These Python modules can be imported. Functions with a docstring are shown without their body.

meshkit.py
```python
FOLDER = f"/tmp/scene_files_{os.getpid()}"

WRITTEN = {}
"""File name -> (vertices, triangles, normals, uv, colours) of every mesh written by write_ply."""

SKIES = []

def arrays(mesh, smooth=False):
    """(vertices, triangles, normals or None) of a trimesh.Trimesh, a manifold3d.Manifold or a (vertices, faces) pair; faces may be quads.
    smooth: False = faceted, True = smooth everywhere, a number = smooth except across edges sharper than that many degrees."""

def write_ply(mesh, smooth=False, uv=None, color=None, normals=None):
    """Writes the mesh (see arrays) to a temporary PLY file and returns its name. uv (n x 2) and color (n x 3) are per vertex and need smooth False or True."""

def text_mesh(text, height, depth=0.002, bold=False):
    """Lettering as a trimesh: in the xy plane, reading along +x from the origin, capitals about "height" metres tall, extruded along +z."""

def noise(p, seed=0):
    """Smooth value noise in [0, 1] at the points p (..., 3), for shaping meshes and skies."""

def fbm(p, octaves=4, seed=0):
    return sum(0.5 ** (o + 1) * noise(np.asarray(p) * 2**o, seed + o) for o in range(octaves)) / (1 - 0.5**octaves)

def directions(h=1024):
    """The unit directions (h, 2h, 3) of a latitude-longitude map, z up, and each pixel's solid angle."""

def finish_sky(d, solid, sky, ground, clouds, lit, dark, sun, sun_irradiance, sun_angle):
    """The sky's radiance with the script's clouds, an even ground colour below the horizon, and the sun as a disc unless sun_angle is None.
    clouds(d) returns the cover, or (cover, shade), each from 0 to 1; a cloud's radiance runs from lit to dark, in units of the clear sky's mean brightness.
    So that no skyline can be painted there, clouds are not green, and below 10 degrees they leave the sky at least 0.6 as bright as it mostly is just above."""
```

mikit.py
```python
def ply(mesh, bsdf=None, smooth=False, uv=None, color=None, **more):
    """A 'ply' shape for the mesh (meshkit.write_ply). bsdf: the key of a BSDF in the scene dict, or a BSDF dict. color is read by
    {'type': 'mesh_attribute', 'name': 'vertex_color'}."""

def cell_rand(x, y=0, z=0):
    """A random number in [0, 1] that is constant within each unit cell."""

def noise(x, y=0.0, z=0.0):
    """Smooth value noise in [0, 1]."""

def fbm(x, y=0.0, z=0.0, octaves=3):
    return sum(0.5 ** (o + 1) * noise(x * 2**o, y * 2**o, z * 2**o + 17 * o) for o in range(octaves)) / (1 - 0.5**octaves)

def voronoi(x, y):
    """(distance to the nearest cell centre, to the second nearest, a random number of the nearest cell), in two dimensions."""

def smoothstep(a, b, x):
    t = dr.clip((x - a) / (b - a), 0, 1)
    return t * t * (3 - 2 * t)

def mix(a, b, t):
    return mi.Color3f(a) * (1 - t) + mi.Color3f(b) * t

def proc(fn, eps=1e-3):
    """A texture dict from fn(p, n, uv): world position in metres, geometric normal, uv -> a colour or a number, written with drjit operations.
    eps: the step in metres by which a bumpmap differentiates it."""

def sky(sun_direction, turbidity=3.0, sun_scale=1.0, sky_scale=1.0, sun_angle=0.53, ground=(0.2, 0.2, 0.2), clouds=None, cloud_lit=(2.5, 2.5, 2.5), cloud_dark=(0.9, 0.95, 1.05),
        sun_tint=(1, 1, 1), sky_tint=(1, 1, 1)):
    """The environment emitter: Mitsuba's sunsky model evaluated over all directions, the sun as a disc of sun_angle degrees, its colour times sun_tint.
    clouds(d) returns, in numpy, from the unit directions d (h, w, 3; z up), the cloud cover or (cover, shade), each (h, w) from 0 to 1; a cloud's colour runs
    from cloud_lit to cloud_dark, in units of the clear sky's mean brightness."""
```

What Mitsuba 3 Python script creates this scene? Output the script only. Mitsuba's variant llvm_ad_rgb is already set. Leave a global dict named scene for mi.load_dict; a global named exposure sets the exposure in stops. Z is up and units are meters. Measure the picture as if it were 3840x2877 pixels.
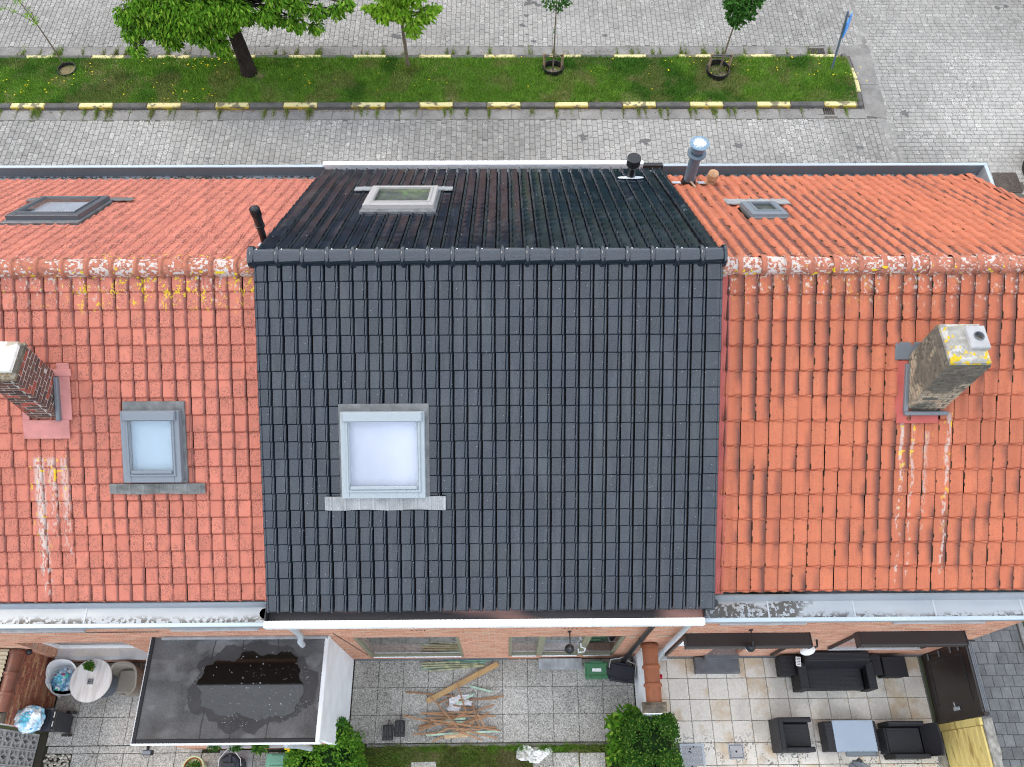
import math, random
import numpy as np, trimesh, mitsuba as mi, mikit, meshkit, drjit as dr
from mikit import proc, noise, fbm, voronoi, cell_rand, smoothstep, mix
from shapely.geometry import Polygon, box as sbox
T = mi.ScalarTransform4f
PI = math.pi
scene, labels = {}, {}

# ---------------------------------------------------------------- camera, sky, exposure
EYE = np.array([0.0, 0.0, 17.205])
FWD = np.array((0.008857943, 0.465081138, -0.885223741))
UP = np.array((0.005161773, 0.885225411, 0.465133667))
scene['camera'] = {'type': 'perspective', 'fov': 65.19, 'fov_axis': 'x', 'near_clip': 0.1, 'far_clip': 400.0,
                   'to_world': T().look_at(origin=EYE.tolist(), target=(EYE + FWD).tolist(), up=UP.tolist())}
def cloud_cover(d):
    n = meshkit.fbm(d * np.array([2.2, 2.2, 3.5]) + 4.1, octaves=4, seed=3)
    return np.ones(d.shape[:2]), np.clip(0.12 + 0.9 * (n - 0.5), 0, 0.45)
scene['sky'] = mikit.sky((-0.62, 0.24, 0.74), turbidity=3, sun_scale=0.12, sun_angle=30, ground=(.05, .06, .035), clouds=cloud_cover,
                         cloud_lit=(2.22, 2.4, 2.68), cloud_dark=(1.5, 1.64, 1.86))
exposure = 3.15

# ---------------------------------------------------------------- helpers
rng = np.random.default_rng(11)
random.seed(5)
def numbered(k):
    if k not in scene and k not in labels and not any(x.startswith(k + '__') for x in ROOTS.get(k, ())):
        return k
    n = 1
    while f'{k}_{n:03d}' in scene or f'{k}_{n:03d}' in labels: n += 1
    return f'{k}_{n:03d}'
ROOTS, COUNT = {}, {}
def uniq(k):
    n = COUNT.get(k, 0); COUNT[k] = n + 1
    return k if n == 0 else f'{k}_{n:03d}'
def tag(k, label=None, cat=None, group=None, kind=None):
    d = labels.setdefault(k, {})
    for a, b in (('label', label), ('category', cat), ('group', group), ('kind', kind)):
        if b: d[a] = b
    return k
def thing(name, label, cat, group=None):
    return tag(uniq(name), label, cat, group)
def obj(name, mesh, mat, parent=None, smooth=False, label=None, cat=None, group=None, kind=None, uv=None, M=None):
    k = uniq((parent + '__' if parent else '') + name)
    if isinstance(mesh, dict): d = dict(mesh)
    else: d = mikit.ply(mesh, mat, smooth=smooth, uv=uv)
    if M is not None: d['to_world'] = T(np.asarray(M, float).tolist())
    scene[k] = d
    if label or cat or group or kind: tag(k, label, cat, group, kind)
    return k
def cat_(ms): return trimesh.util.concatenate([m for m in ms if m is not None])
def quadmesh(v, f): 
    f = np.asarray(f, int)
    if f.shape[1] == 4: f = np.vstack([f[:, [0, 1, 2]], f[:, [0, 2, 3]]])
    return trimesh.Trimesh(np.asarray(v, float), f, process=False)
def box(x0, x1, y0, y1, z0, z1, b=0.0, bb=0.0):
    """box with the top (and bottom) edges chamfered"""
    if x1 < x0: x0, x1 = x1, x0
    if y1 < y0: y0, y1 = y1, y0
    rings = []
    if bb: rings += [(bb, z0), (0, z0 + bb)]
    else: rings += [(0, z0)]
    if b: rings += [(0, z1 - b), (b, z1)]
    else: rings += [(0, z1)]
    v = []
    for i, z in rings: v += [(x0 + i, y0 + i, z), (x1 - i, y0 + i, z), (x1 - i, y1 - i, z), (x0 + i, y1 - i, z)]
    f = [(3, 2, 1, 0)]
    for r in range(len(rings) - 1):
        a = 4 * r
        for j in range(4): f.append((a + j, a + (j + 1) % 4, a + 4 + (j + 1) % 4, a + 4 + j))
    a = 4 * (len(rings) - 1); f.append((a, a + 1, a + 2, a + 3))
    return quadmesh(v, f)
def rot(m, ang, axis=(0, 0, 1), c=(0, 0, 0)):
    m = m.copy(); m.apply_transform(trimesh.transformations.rotation_matrix(ang, axis, c)); return m
def mov(m, x=0, y=0, z=0):
    m = m.copy(); m.apply_translation((x, y, z)); return m
def frame_of(d):
    d = np.asarray(d, float); d = d / np.linalg.norm(d)
    a = np.cross(d, [0, 0, 1.0] if abs(d[2]) < 0.9 else [1.0, 0, 0]); a /= np.linalg.norm(a)
    return a, np.cross(d, a), d
def tube(pts, r, n=8, cap=True):
    p = np.asarray(pts, float); rr = np.broadcast_to(np.asarray(r, float), (len(p),))
    t = np.gradient(p, axis=0); v = []
    a = None
    for i in range(len(p)):
        d = t[i] / (np.linalg.norm(t[i]) + 1e-12)
        if a is None: a = frame_of(d)[0]
        a = a - d * (a @ d); a /= np.linalg.norm(a)
        b = np.cross(d, a); ang = np.arange(n) * 2 * PI / n
        v.append(p[i] + rr[i] * (np.cos(ang)[:, None] * a + np.sin(ang)[:, None] * b))
    v = np.vstack(v); f = []
    for i in range(len(p) - 1):
        for j in range(n): f.append((i * n + j, i * n + (j + 1) % n, (i + 1) * n + (j + 1) % n, (i + 1) * n + j))
    m = quadmesh(v, f)
    if cap:
        k = len(v); v2 = np.vstack([v, p[0], p[-1]]); L = (len(p) - 1) * n
        f2 = [(k, (j + 1) % n, j) for j in range(n)] + [(k + 1, L + j, L + (j + 1) % n) for j in range(n)]
        m = trimesh.Trimesh(v2, np.vstack([m.faces, f2]), process=False)
    return m
def lathe(prof, n=24, c=(0, 0, 0)):
    """prof: (radius, z) from bottom to top"""
    ang = np.arange(n) * 2 * PI / n; v = []
    for r, z in prof: v += [(c[0] + r * math.cos(a), c[1] + r * math.sin(a), c[2] + z) for a in ang]
    f = []
    for i in range(len(prof) - 1):
        for j in range(n): f.append((i * n + j, i * n + (j + 1) % n, (i + 1) * n + (j + 1) % n, (i + 1) * n + j))
    return quadmesh(v, f)
def extrude(poly, z0, z1):
    if not isinstance(poly, Polygon): poly = Polygon(poly)
    m = trimesh.creation.extrude_polygon(poly, z1 - z0, engine='earcut'); m.apply_translation((0, 0, z0)); return m
def upright(poly, y0, y1):
    """a polygon in (x, z) made a slab from y0 to y1"""
    m = extrude(poly, 0, y1 - y0); v = m.vertices.copy()
    m.vertices = np.c_[v[:, 0], y1 - v[:, 2], v[:, 1]]
    return m
def bar(p, q, w, h, up=(0, 0, 1)):
    """a square-edged bar from p to q, w wide and h high"""
    p, q = np.asarray(p, float), np.asarray(q, float); d = q - p; L = np.linalg.norm(d); d /= L
    s = np.cross(d, up); s /= np.linalg.norm(s); u = np.cross(s, d)
    m = box(-w / 2, w / 2, 0, L, -h / 2, h / 2, b=min(w, h) * .12)
    v = m.vertices; m.vertices = p + v[:, :1] * s + v[:, 1:2] * d + v[:, 2:] * u
    return m
def lump(r, c, amp=.15, fr=3, seed=0, sub=3, sq=(1, 1, 1)):
    m = trimesh.creation.icosphere(subdivisions=sub, radius=1.0); v = m.vertices
    n = meshkit.fbm(v * fr + 9.7 * seed, octaves=3, seed=seed) - .5
    m.vertices = np.asarray(c) + v * (1 + 2 * amp * n)[:, None] * r * np.asarray(sq); return m
def rounded(x0, x1, y0, y1, z0, z1, r):
    return box(x0, x1, y0, y1, z0, z1, b=r, bb=r)

# ---------------------------------------------------------------- materials
def mat(name, col, rough=.7, spec=.4, bump=None, bscale=1.0, two=False, eps=2e-3, **kw):
    c = col if isinstance(col, dict) else {'type': 'rgb', 'value': list(col)}
    d = {'type': 'principled', 'base_color': c, 'roughness': rough, 'specular': spec, **kw}
    if bump is not None:
        d = {'type': 'bumpmap', 'nested_texture': proc(bump, eps=eps), 'scale': bscale, 'nested_bsdf': d}
    if two: d = {'type': 'twosided', 'nested': d}
    scene['m_' + name] = d
    return 'm_' + name
def C(*a): return mi.Color3f(*a)
def sett_col(p, n, uv):
    g = fbm(p.x * 9, p.y * 9, 0., 2); s = noise(p.x * 75, p.y * 75, 3.)
    big = fbm(p.x * .28, p.y * .4, 5., 4)
    base = .265 + .04 * uv.x + .09 * (g - .5) + .20 * (big - .5)
    peb = smoothstep(.72, .8, uv.y) * .8 + smoothstep(.52, .62, fbm(p.x * .6 + 3, p.y * .6, 1., 3)) * .5
    base = base + peb * (.34 * (s - .45) + .02) + .05 * (s - .5)
    speck = smoothstep(.93, .97, noise(p.x * 33, p.y * 33, 9.))
    base = base * (1 - .0 * speck) + .25 * speck
    base = dr.clip(base, .05, .75)
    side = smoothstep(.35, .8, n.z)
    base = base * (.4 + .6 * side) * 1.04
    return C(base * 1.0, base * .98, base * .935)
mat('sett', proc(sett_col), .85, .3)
mat('joint', (.14, .13, .115), .95, .1)
def conc_col(p, n, uv):
    g = fbm(p.x * 3, p.y * 3, p.z * 3, 4); s = noise(p.x * 60, p.y * 60, p.z * 60)
    b = .23 + .16 * (g - .5) + .12 * (s - .5)
    return C(b, b * .97, b * .93)
mat('channel', proc(conc_col), .9, .2)
def kerb_col(p, n, uv):
    g = fbm(p.x * 5, p.y * 5, p.z * 9, 3); s = noise(p.x * 80, p.y * 80, p.z * 80)
    b = .105 + .08 * (g - .5) + .10 * (s - .4)
    return C(b, b * .98, b * .95)
mat('kerb', proc(kerb_col), .9, .2)
def kerby_col(p, n, uv):
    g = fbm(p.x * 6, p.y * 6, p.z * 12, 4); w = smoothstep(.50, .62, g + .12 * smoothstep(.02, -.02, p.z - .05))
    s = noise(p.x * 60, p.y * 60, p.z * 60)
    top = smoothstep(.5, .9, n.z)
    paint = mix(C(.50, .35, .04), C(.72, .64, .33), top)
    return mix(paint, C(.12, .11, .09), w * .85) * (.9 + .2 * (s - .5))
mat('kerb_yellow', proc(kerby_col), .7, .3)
def soil_col(p, n, uv):
    g = fbm(p.x * 2.2, p.y * 2.2, 2., 4); s = noise(p.x * 50, p.y * 50, 1.)
    return mix(C(.06, .115, .018), C(.20, .165, .09), smoothstep(.45, .68, g)) * (.7 + .6 * s)
mat('turf', proc(soil_col), .95, .1)
def blade_col(p, n, uv):
    g = fbm(p.x * .9, p.y * .9, 6., 3); d = smoothstep(.48, .66, fbm(p.x * 1.3 + 7, p.y * 1.3, 2., 3))
    c = mix(C(.11, .25, .025), C(.24, .43, .06), uv.x)
    c = mix(c, C(.055, .165, .022), smoothstep(.5, .75, g) * .8)
    return mix(c, C(.30, .28, .11), d * (.25 + .5 * uv.x))
mat('grass', proc(blade_col), .7, .2, two=True)
def lawn_col(p, n, uv):
    c = mix(C(.11, .19, .03), C(.25, .31, .07), uv.x)
    return mix(c, C(.20, .19, .08), smoothstep(.5, .62, fbm(p.x * 3, p.y * 3, 2., 3)) * .6)
mat('grass_dry', proc(lawn_col), .7, .2, two=True)
def leafmat(name, a, b, c):
    def f(p, n, uv): return mix(mix(C(*a), C(*b), smoothstep(0., .7, uv.x)), C(*c), smoothstep(.75, 1., uv.x))
    scene['m_' + name] = {'type': 'principledthin', 'base_color': proc(f), 'roughness': .45, 'diff_trans': .55, 'eta': 1.4}
leafmat('leaf_cherry', (.055, .155, .014), (.13, .30, .026), (.30, .47, .06))
leafmat('leaf_lime', (.12, .28, .02), (.22, .42, .035), (.34, .52, .07))
leafmat('leaf_dark', (.03, .10, .02), (.055, .16, .03), (.09, .21, .04))
leafmat('leaf_hedge', (.022, .075, .014), (.060, .155, .024), (.22, .33, .06))
leafmat('leaf_shrub', (.045, .14, .016), (.12, .29, .03), (.27, .44, .06))
def bark_col(p, n, uv):
    g = fbm(p.x * 14, p.y * 14, p.z * 4, 3)
    return mix(C(.010, .008, .007), C(.055, .045, .038), g)
mat('bark', proc(bark_col), .95, .1, bump=lambda p, n, uv: fbm(p.x * 22, p.y * 22, p.z * 6, 3), bscale=.03)
mat('stem', (.17, .14, .105), .9, .2)
mat('stake', (.27, .20, .13), .85, .2)
# roof tiles
def black_col(p, n, uv):
    d1, d2, w = voronoi(p.x * 5, (p.y + p.z) * 5)
    speck = smoothstep(.026, .014, d1) * smoothstep(.70, .75, w)
    tone = .78 + .45 * cell_rand(dr.floor((p.x + 3.127) / .1878), dr.floor((p.y - 2.381) / .1981), 3.)
    dust = smoothstep(.5, .75, fbm(p.x * 14, p.y * 2.5, 4., 3)) * .010
    g = fbm(p.x * 3, p.y * 3, 0., 3)
    return mix(C(.009, .0155, .026), C(.014, .021, .030), smoothstep(.45, .75, g)) * tone + C(dust, dust, dust) + C(.5, .5, .48) * speck
mat('black_tile', proc(black_col), .10, .80)
mat('black_ridge', (.010, .017, .028), .09, 1.0)
def red_tile(seed, x0, pitch, y0, row, base, orange, dark, lich, stains, A):
    def f(p, n, uv):
        rear = p.y < 6.42
        ya = dr.select(rear, p.y, 12.84 - p.y)
        cx = dr.floor((p.x - x0) / pitch); cy = dr.floor((ya - y0) / row)
        r = cell_rand(cx, cy, seed + dr.select(rear, 0., 50.)); r2 = cell_rand(cx, cy, seed + 1)
        u = (p.x - x0) / pitch - cx; v = (ya - y0) / row - cy
        q = p.y + p.z * .67
        g = fbm(p.x * 4, q * 2.2, seed * 1., 3)
        col = mix(C(*base), C(*orange), dr.clip(.25 + .5 * r + .6 * (g - .5), 0, 1))
        col = col * (.92 + .16 * r2)
        # dark algae specks, most of them low on each tile
        pit = smoothstep(.55, .72, noise(p.x * 135, q * 95, seed * 3.)) * smoothstep(.32, .60, fbm(p.x * 9, q * 6, seed + 2., 3) + .16 * (r - .5) + .05 * u)
        col = mix(col, C(.21, .085, .065), pit * stains[0])
        moss = smoothstep(.09, .03, dr.abs(u - dr.round(u))) * smoothstep(.74, .80, noise(p.x * 9, q * 16, seed + 7.)) * stains[5]
        near_ = smoothstep(1.6, .1, dr.abs(p.y - 6.42))
        # soot streak along the roll
        st = smoothstep(stains[2], stains[3], u + .1 * (noise(p.x * 8, q * 5, 4.) - .5)) * smoothstep(1.03, .9, u) * smoothstep(.28, .60, fbm(p.x * 1.7, q * 1.2, seed + 5., 3) + .30 * (r2 - .5) + stains[4] * (near_ - .25))
        col = mix(col, C(*dark), st * stains[1])
        col = mix(col, C(.035, .028, .015), moss)
        line = dr.maximum(smoothstep(.075, .02, v), smoothstep(.93, 1., u) * .8) * (.6 + .4 * noise(p.x * 3, q * 3, 5.))  # row shadow and joint grime painted into the tile colour
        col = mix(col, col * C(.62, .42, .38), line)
        # white crust and yellow lichen near the ridge
        near = smoothstep(.75, .0, dr.abs(p.y - 6.42))
        w = smoothstep(.56, .70, fbm(p.x * 34, p.y * 20, p.z * 20, 4) + near * .12 - .12 + .10 * (fbm(p.x * 1.5, 1., 3., 2) - .5)) * near
        col = mix(col, C(.52, .49, .45), w * lich[0])
        yl = smoothstep(.63, .67, noise(p.x * 19, p.y * 19, seed * 5.) * .5 + noise(p.x * 60, p.y * 60, 2.) * .5 + near * .13 - .19 + .2 * (fbm(p.x * .9 + 4, 2., 2., 2) - .5)) * smoothstep(.15, .5, near)
        col = mix(col, C(.62, .46, .02), yl * lich[1])
        drip = mi.Float(0)
        for (dx, w_, ya_, yb_, k_) in A:
            m = smoothstep(w_, w_ * .3, dr.abs(p.x - dx + .04 * (noise(p.y * 4, dx, 1.) - .5))) * smoothstep(ya_, ya_ + .1, p.y) * smoothstep(yb_, yb_ - .06, p.y)
            drip = dr.maximum(drip, m * k_ * smoothstep(.40, .60, fbm(p.x * 46, p.y * 24, 7., 4) + .24 * smoothstep(ya_, yb_, p.y) - .12))
        col = mix(col, C(.50, .45, .41), drip * dr.select(rear, .85, 0.))
        yd = mi.Float(0)
        for (dx, w_, ya_, yb_, k_) in A:
            m = smoothstep(w_ * 1.7, w_, dr.abs(p.x - dx)) * smoothstep(ya_ + .3, yb_ - .2, p.y) * smoothstep(yb_ + .02, yb_ - .03, p.y)
            yd = dr.maximum(yd, m * smoothstep(.84, .87, noise(p.x * 24, p.y * 24, 31.)))
        col = mix(col, C(.65, .47, .02), yd * dr.select(rear, .9, 0.))
        return col
    return proc(f)
RED_L_A = [(-6.42, .10, 2.6, 4.3, 1.0), (-6.24, .09, 3.3, 4.3, .75), (-6.07, .08, 3.0, 4.3, .65)]
RED_R_A = [(5.50, .03, 2.7, 5.3, 1.0), (5.66, .03, 2.7, 5.0, .7), (5.84, .05, 3.3, 4.55, .5), (6.13, .035, 2.7, 4.75, .8)]
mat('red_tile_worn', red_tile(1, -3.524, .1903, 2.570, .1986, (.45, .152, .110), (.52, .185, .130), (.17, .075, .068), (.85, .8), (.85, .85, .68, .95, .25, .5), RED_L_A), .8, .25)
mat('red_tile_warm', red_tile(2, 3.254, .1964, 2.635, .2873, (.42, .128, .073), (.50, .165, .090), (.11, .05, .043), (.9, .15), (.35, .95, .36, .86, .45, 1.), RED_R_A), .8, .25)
def ridge_col(p, n, uv):
    g = fbm(p.x * 6, p.y * 6, p.z * 6, 3)
    col = mix(C(.36, .125, .085), C(.46, .175, .11), g)
    fx = dr.select(p.x < 0, (p.x + 3.608) / .3303, (p.x - 2.80) / .3243); fx = fx - dr.floor(fx)
    ring = smoothstep(.24, .19, fx)
    w = smoothstep(.50, .58, fbm(p.x * 32, p.y * 32, p.z * 32, 4) + .24 * (fbm(p.x * 1.6, 3., 1., 2) - .5) - .01) * (1 - ring)
    col = mix(col, C(.52, .49, .46), w * .9)
    col = mix(col, C(.16, .09, .07), smoothstep(.52, .66, fbm(p.x * 24, p.y * 24, p.z * 24, 3)) * .5 * (1 - w) + ring * smoothstep(.5, -.2, n.z) * .5)
    y = smoothstep(.78, .82, noise(p.x * 19, p.y * 19, p.z * 19)) * smoothstep(6.38, 6.32, p.y)
    return mix(col, C(.62, .46, .02), y)
mat('red_ridge', proc(ridge_col), .85, .2)
def zinc_col(p, n, uv):
    g = fbm(p.x * 2.5, p.y * 5, p.z * 5, 4); st = noise(p.x * 1.0, p.y * 14, 2.)
    col = mix(C(.29, .325, .365), C(.42, .45, .48), dr.clip(.5 * g + .5 * st, 0, 1))
    d = smoothstep(.52, .70, fbm(p.x * 1.1, p.y * 2.4, 8., 4)) * smoothstep(.7, .95, n.z)
    col = mix(col, C(.30, .265, .23), d * .65)
    lip = dr.select(p.y < 6., p.y - 2.295, 10.585 - p.y)
    grime = fbm(p.x * 28, p.y * 28, 2., 3)
    edge = smoothstep(.11, .0, lip + .09 * (fbm(p.x * 2.2, 1., 3., 3) - .62)) * smoothstep(.44, .56, grime)
    blot = smoothstep(1.1, .5, dr.abs(p.x - 3.55)) * smoothstep(.40, .52, fbm(p.x * 3, p.y * 7, 6., 3)) * smoothstep(.36, .5, grime) * dr.select(p.y < 6., 1., 0.)
    return mix(col, C(.06, .052, .042), dr.maximum(edge, blot) * smoothstep(.7, .95, n.z) * smoothstep(5.62, 5.60, p.z) * .9)
mat('zinc', proc(zinc_col), .45, .5, metallic=.35)
mat('zinc_lip', proc(lambda p, n, uv: C(.40, .475, .535) * (.85 + .3 * noise(p.x * 1.3, p.y * 4, p.z * 4))), .4, .5, metallic=.2)
mat('zinc_plain', (.42, .46, .50), .4, .5, metallic=.3)
mat('fascia_white', (.86, .87, .88), .45, .4)
def epdm_col(p, n, uv):
    g = fbm(p.x * 1.3, p.y * 3, 0., 4)
    pink = smoothstep(.47, .62, fbm(p.x * .55 + 3.2, p.y * 2, 1., 3) + .07 * p.x * .3)
    return mix(C(.055, .05, .055) * (.6 + .8 * g), C(.50, .27, .23), pink * .8)
mat('gutter_lining', proc(epdm_col), .6, .4)
mat('deck', (.03, .022, .018), .95, .1)
def brick_col(p, n, uv):
    h = dr.select(dr.abs(n.y) > .5, p.x, p.y)
    row = dr.floor(p.z / .0635); sh = dr.select(row - 2 * dr.floor(row / 2) > .5, .5, 0.)
    u = h / .205 + sh; cx = dr.floor(u); fu = (u - cx) * .205; fz = (p.z / .0635 - row) * .0635
    r = cell_rand(cx, row, 3.); r2 = cell_rand(cx, row, 8.)
    m = dr.minimum(smoothstep(.004, .009, fu), smoothstep(.004, .009, fz))
    col = mix(C(.40, .165, .10), C(.56, .29, .19), r)
    col = mix(col, C(.47, .33, .24), smoothstep(.8, .95, r2) * .8) * (.8 + .4 * noise(p.x * 30, p.y * 30, p.z * 60))
    return mix(C(.52, .45, .39), col, m)
def brick_h(p, n, uv):
    h = dr.select(dr.abs(n.y) > .5, p.x, p.y)
    row = dr.floor(p.z / .0635); sh = dr.select(row - 2 * dr.floor(row / 2) > .5, .5, 0.)
    u = h / .205 + sh; fu = (u - dr.floor(u)) * .205; fz = (p.z / .0635 - row) * .0635
    return dr.minimum(smoothstep(.003, .010, fu), smoothstep(.003, .010, fz))
mat('brickwork', proc(brick_col), .85, .25, bump=brick_h, bscale=.006)
mat('stone_grey', proc(lambda p, n, uv: C(.40, .40, .41) * (.75 + .5 * fbm(p.x * 8, p.y * 8, p.z * 8, 3))), .7, .3)
mat('stone_blue', proc(lambda p, n, uv: C(.125, .13, .14) * (.55 + .9 * fbm(p.x * 6, p.y * 9, p.z * 6, 4))), .55, .4)
mat('zinc_dark', (.14, .155, .175), .45, .5)
mat('sky_frame_grey', (.17, .195, .225), .35, .5)
mat('sky_frame_light', (.31, .355, .385), .38, .5)
mat('sky_frame_taupe', (.36, .345, .34), .42, .5)
mat('sky_frame_black', (.075, .085, .10), .3, .5)
mat('lead', proc(lambda p, n, uv: C(.36, .37, .38) * (.55 + .8 * fbm(p.x * 9, p.y * 6, p.z * 6, 3))), .5, .5, metallic=.3, two=True)
mat('lead_dirty', proc(lambda p, n, uv: C(.20, .205, .20) * (.35 + 1.2 * fbm(p.x * 7, p.y * 12, p.z * 12, 4))), .6, .4, metallic=.2, two=True)
mat('flash_dark', proc(lambda p, n, uv: C(.15, .155, .16) * (.5 + fbm(p.x * 12, p.y * 9, p.z * 9, 3))), .5, .5, metallic=.2)
blind = lambda a: proc(lambda p, n, uv: C(*a) * (.72 + .22 * fbm(p.x * 2.2, p.y * 1.6, 3., 3) + .30 * smoothstep(-.5, .5, fbm(p.x * .8 + 1, p.y * .9, 1., 2) - .35)))  # soft tone drift painted in for folds and uneven pane reflection
mat('blind_white', blind((.40, .44, .54)), .8, .2)
mat('blind_blue', blind((.30, .40, .49)), .8, .2)
scene['m_glass'] = {'type': 'thindielectric', 'int_ior': 1.52}
scene['m_window_glass'] = {'type': 'thindielectric', 'int_ior': 2.1}
mat('room', (.07, .07, .065), .9, .1)
mat('tape', (.62, .66, .70), .35, .6, metallic=.3)
mat('pink_flashing', proc(lambda p, n, uv: C(.47, .20, .185) * (.75 + .5 * fbm(p.x * 7, p.y * 7, p.z * 7, 3))), .75, .25)
mat('red_flashing', proc(lambda p, n, uv: mix(C(.33, .055, .055), C(.50, .13, .10), fbm(p.x * 6, p.y * 3, p.z * 3, 3))), .6, .35)
mat('plastic_black', (.014, .014, .016), .28, .5)
mat('plastic_dark', (.022, .024, .03), .4, .5)
mat('pvc_grey', (.46, .50, .53), .4, .45)
mat('flue_blue', (.11, .155, .20), .35, .5)
mat('flue_cap', proc(lambda p, n, uv: mix(C(.15, .24, .33), C(.85, .88, .9), smoothstep(.13, .05, dr.sqrt(dr.square(p.x - 3.36) + dr.square(p.y - 10.0)) + .07 * (noise(p.x * 60, p.y * 60, 1.) - .5)))), .35, .5)
mat('terracotta_pale', proc(lambda p, n, uv: C(.52, .30, .17) * (.5 + .9 * fbm(p.x * 16, p.y * 16, p.z * 16, 3))), .85, .2)
mat('frame_olive', (.225, .215, .145), .5, .4)
mat('frame_white', (.80, .81, .82), .4, .4)
mat('awning_brown', (.042, .036, .036), .45, .4)

S, CS, SN = .676, math.cos(math.atan(.676)), math.sin(math.atan(.676))
YR = 6.423
def slope_M(front, x, y, apex, w=0.0, dz=0.0):
    z = apex - S * abs(YR - y) + dz
    if front: R = np.array([[-1, 0, 0], [0, -CS, SN], [0, SN, CS]]).T
    else: R = np.array([[1, 0, 0], [0, CS, SN], [0, -SN, CS]]).T
    M = np.eye(4); M[:3, :3] = R; M[:3, 3] = np.array([x, y, z]) + R[:, 2] * w
    return M
def tile_proto(prof, L, lap, lift, matname):
    """prof: (u at the lower edge, u at the upper edge, height)"""
    rows = [(0.0, -.040, True), (0.0, -.028, False), (.006, -.016, False), (.020, -.0055, False), (.032, 0.0, False), (L + lap, 0.0, False)]
    v = []
    for Y, dh, low in rows:
        t = Y / (L + lap)
        for ub, ut, h in prof:
            hh = (min(h, .004) + dh) if low else h * (1 - .25 * t) + dh
            v.append((ub * (1 - t) + ut * t, Y, hh + lift * (1 - Y / L)))
    n = len(prof); f = []
    for r in range(len(rows) - 1):
        for j in range(n - 1): f.append((r * n + j, r * n + j + 1, (r + 1) * n + j + 1, (r + 1) * n + j))
    return mikit.ply(quadmesh(v, f), matname, smooth=38)
def proto_arrays(d): return meshkit.WRITTEN[d['filename']]
def bake(items, matname):
    """items: (ply dict, 4 x 4): one mesh of all of them"""
    V, F, N, at = [], [], [], 0
    for d, M in items:
        v, f, n = proto_arrays(d)[:3]; M = np.asarray(M)
        V.append(v @ M[:3, :3].T + M[:3, 3]); N.append(n @ M[:3, :3].T); F.append(f + at); at += len(v)
    path = meshkit.write_ply((np.vstack(V), np.vstack(F)), False, normals=np.vstack(N))
    return {'type': 'ply', 'filename': path, 'face_normals': False, 'bsdf': {'type': 'ref', 'id': matname}}
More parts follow.
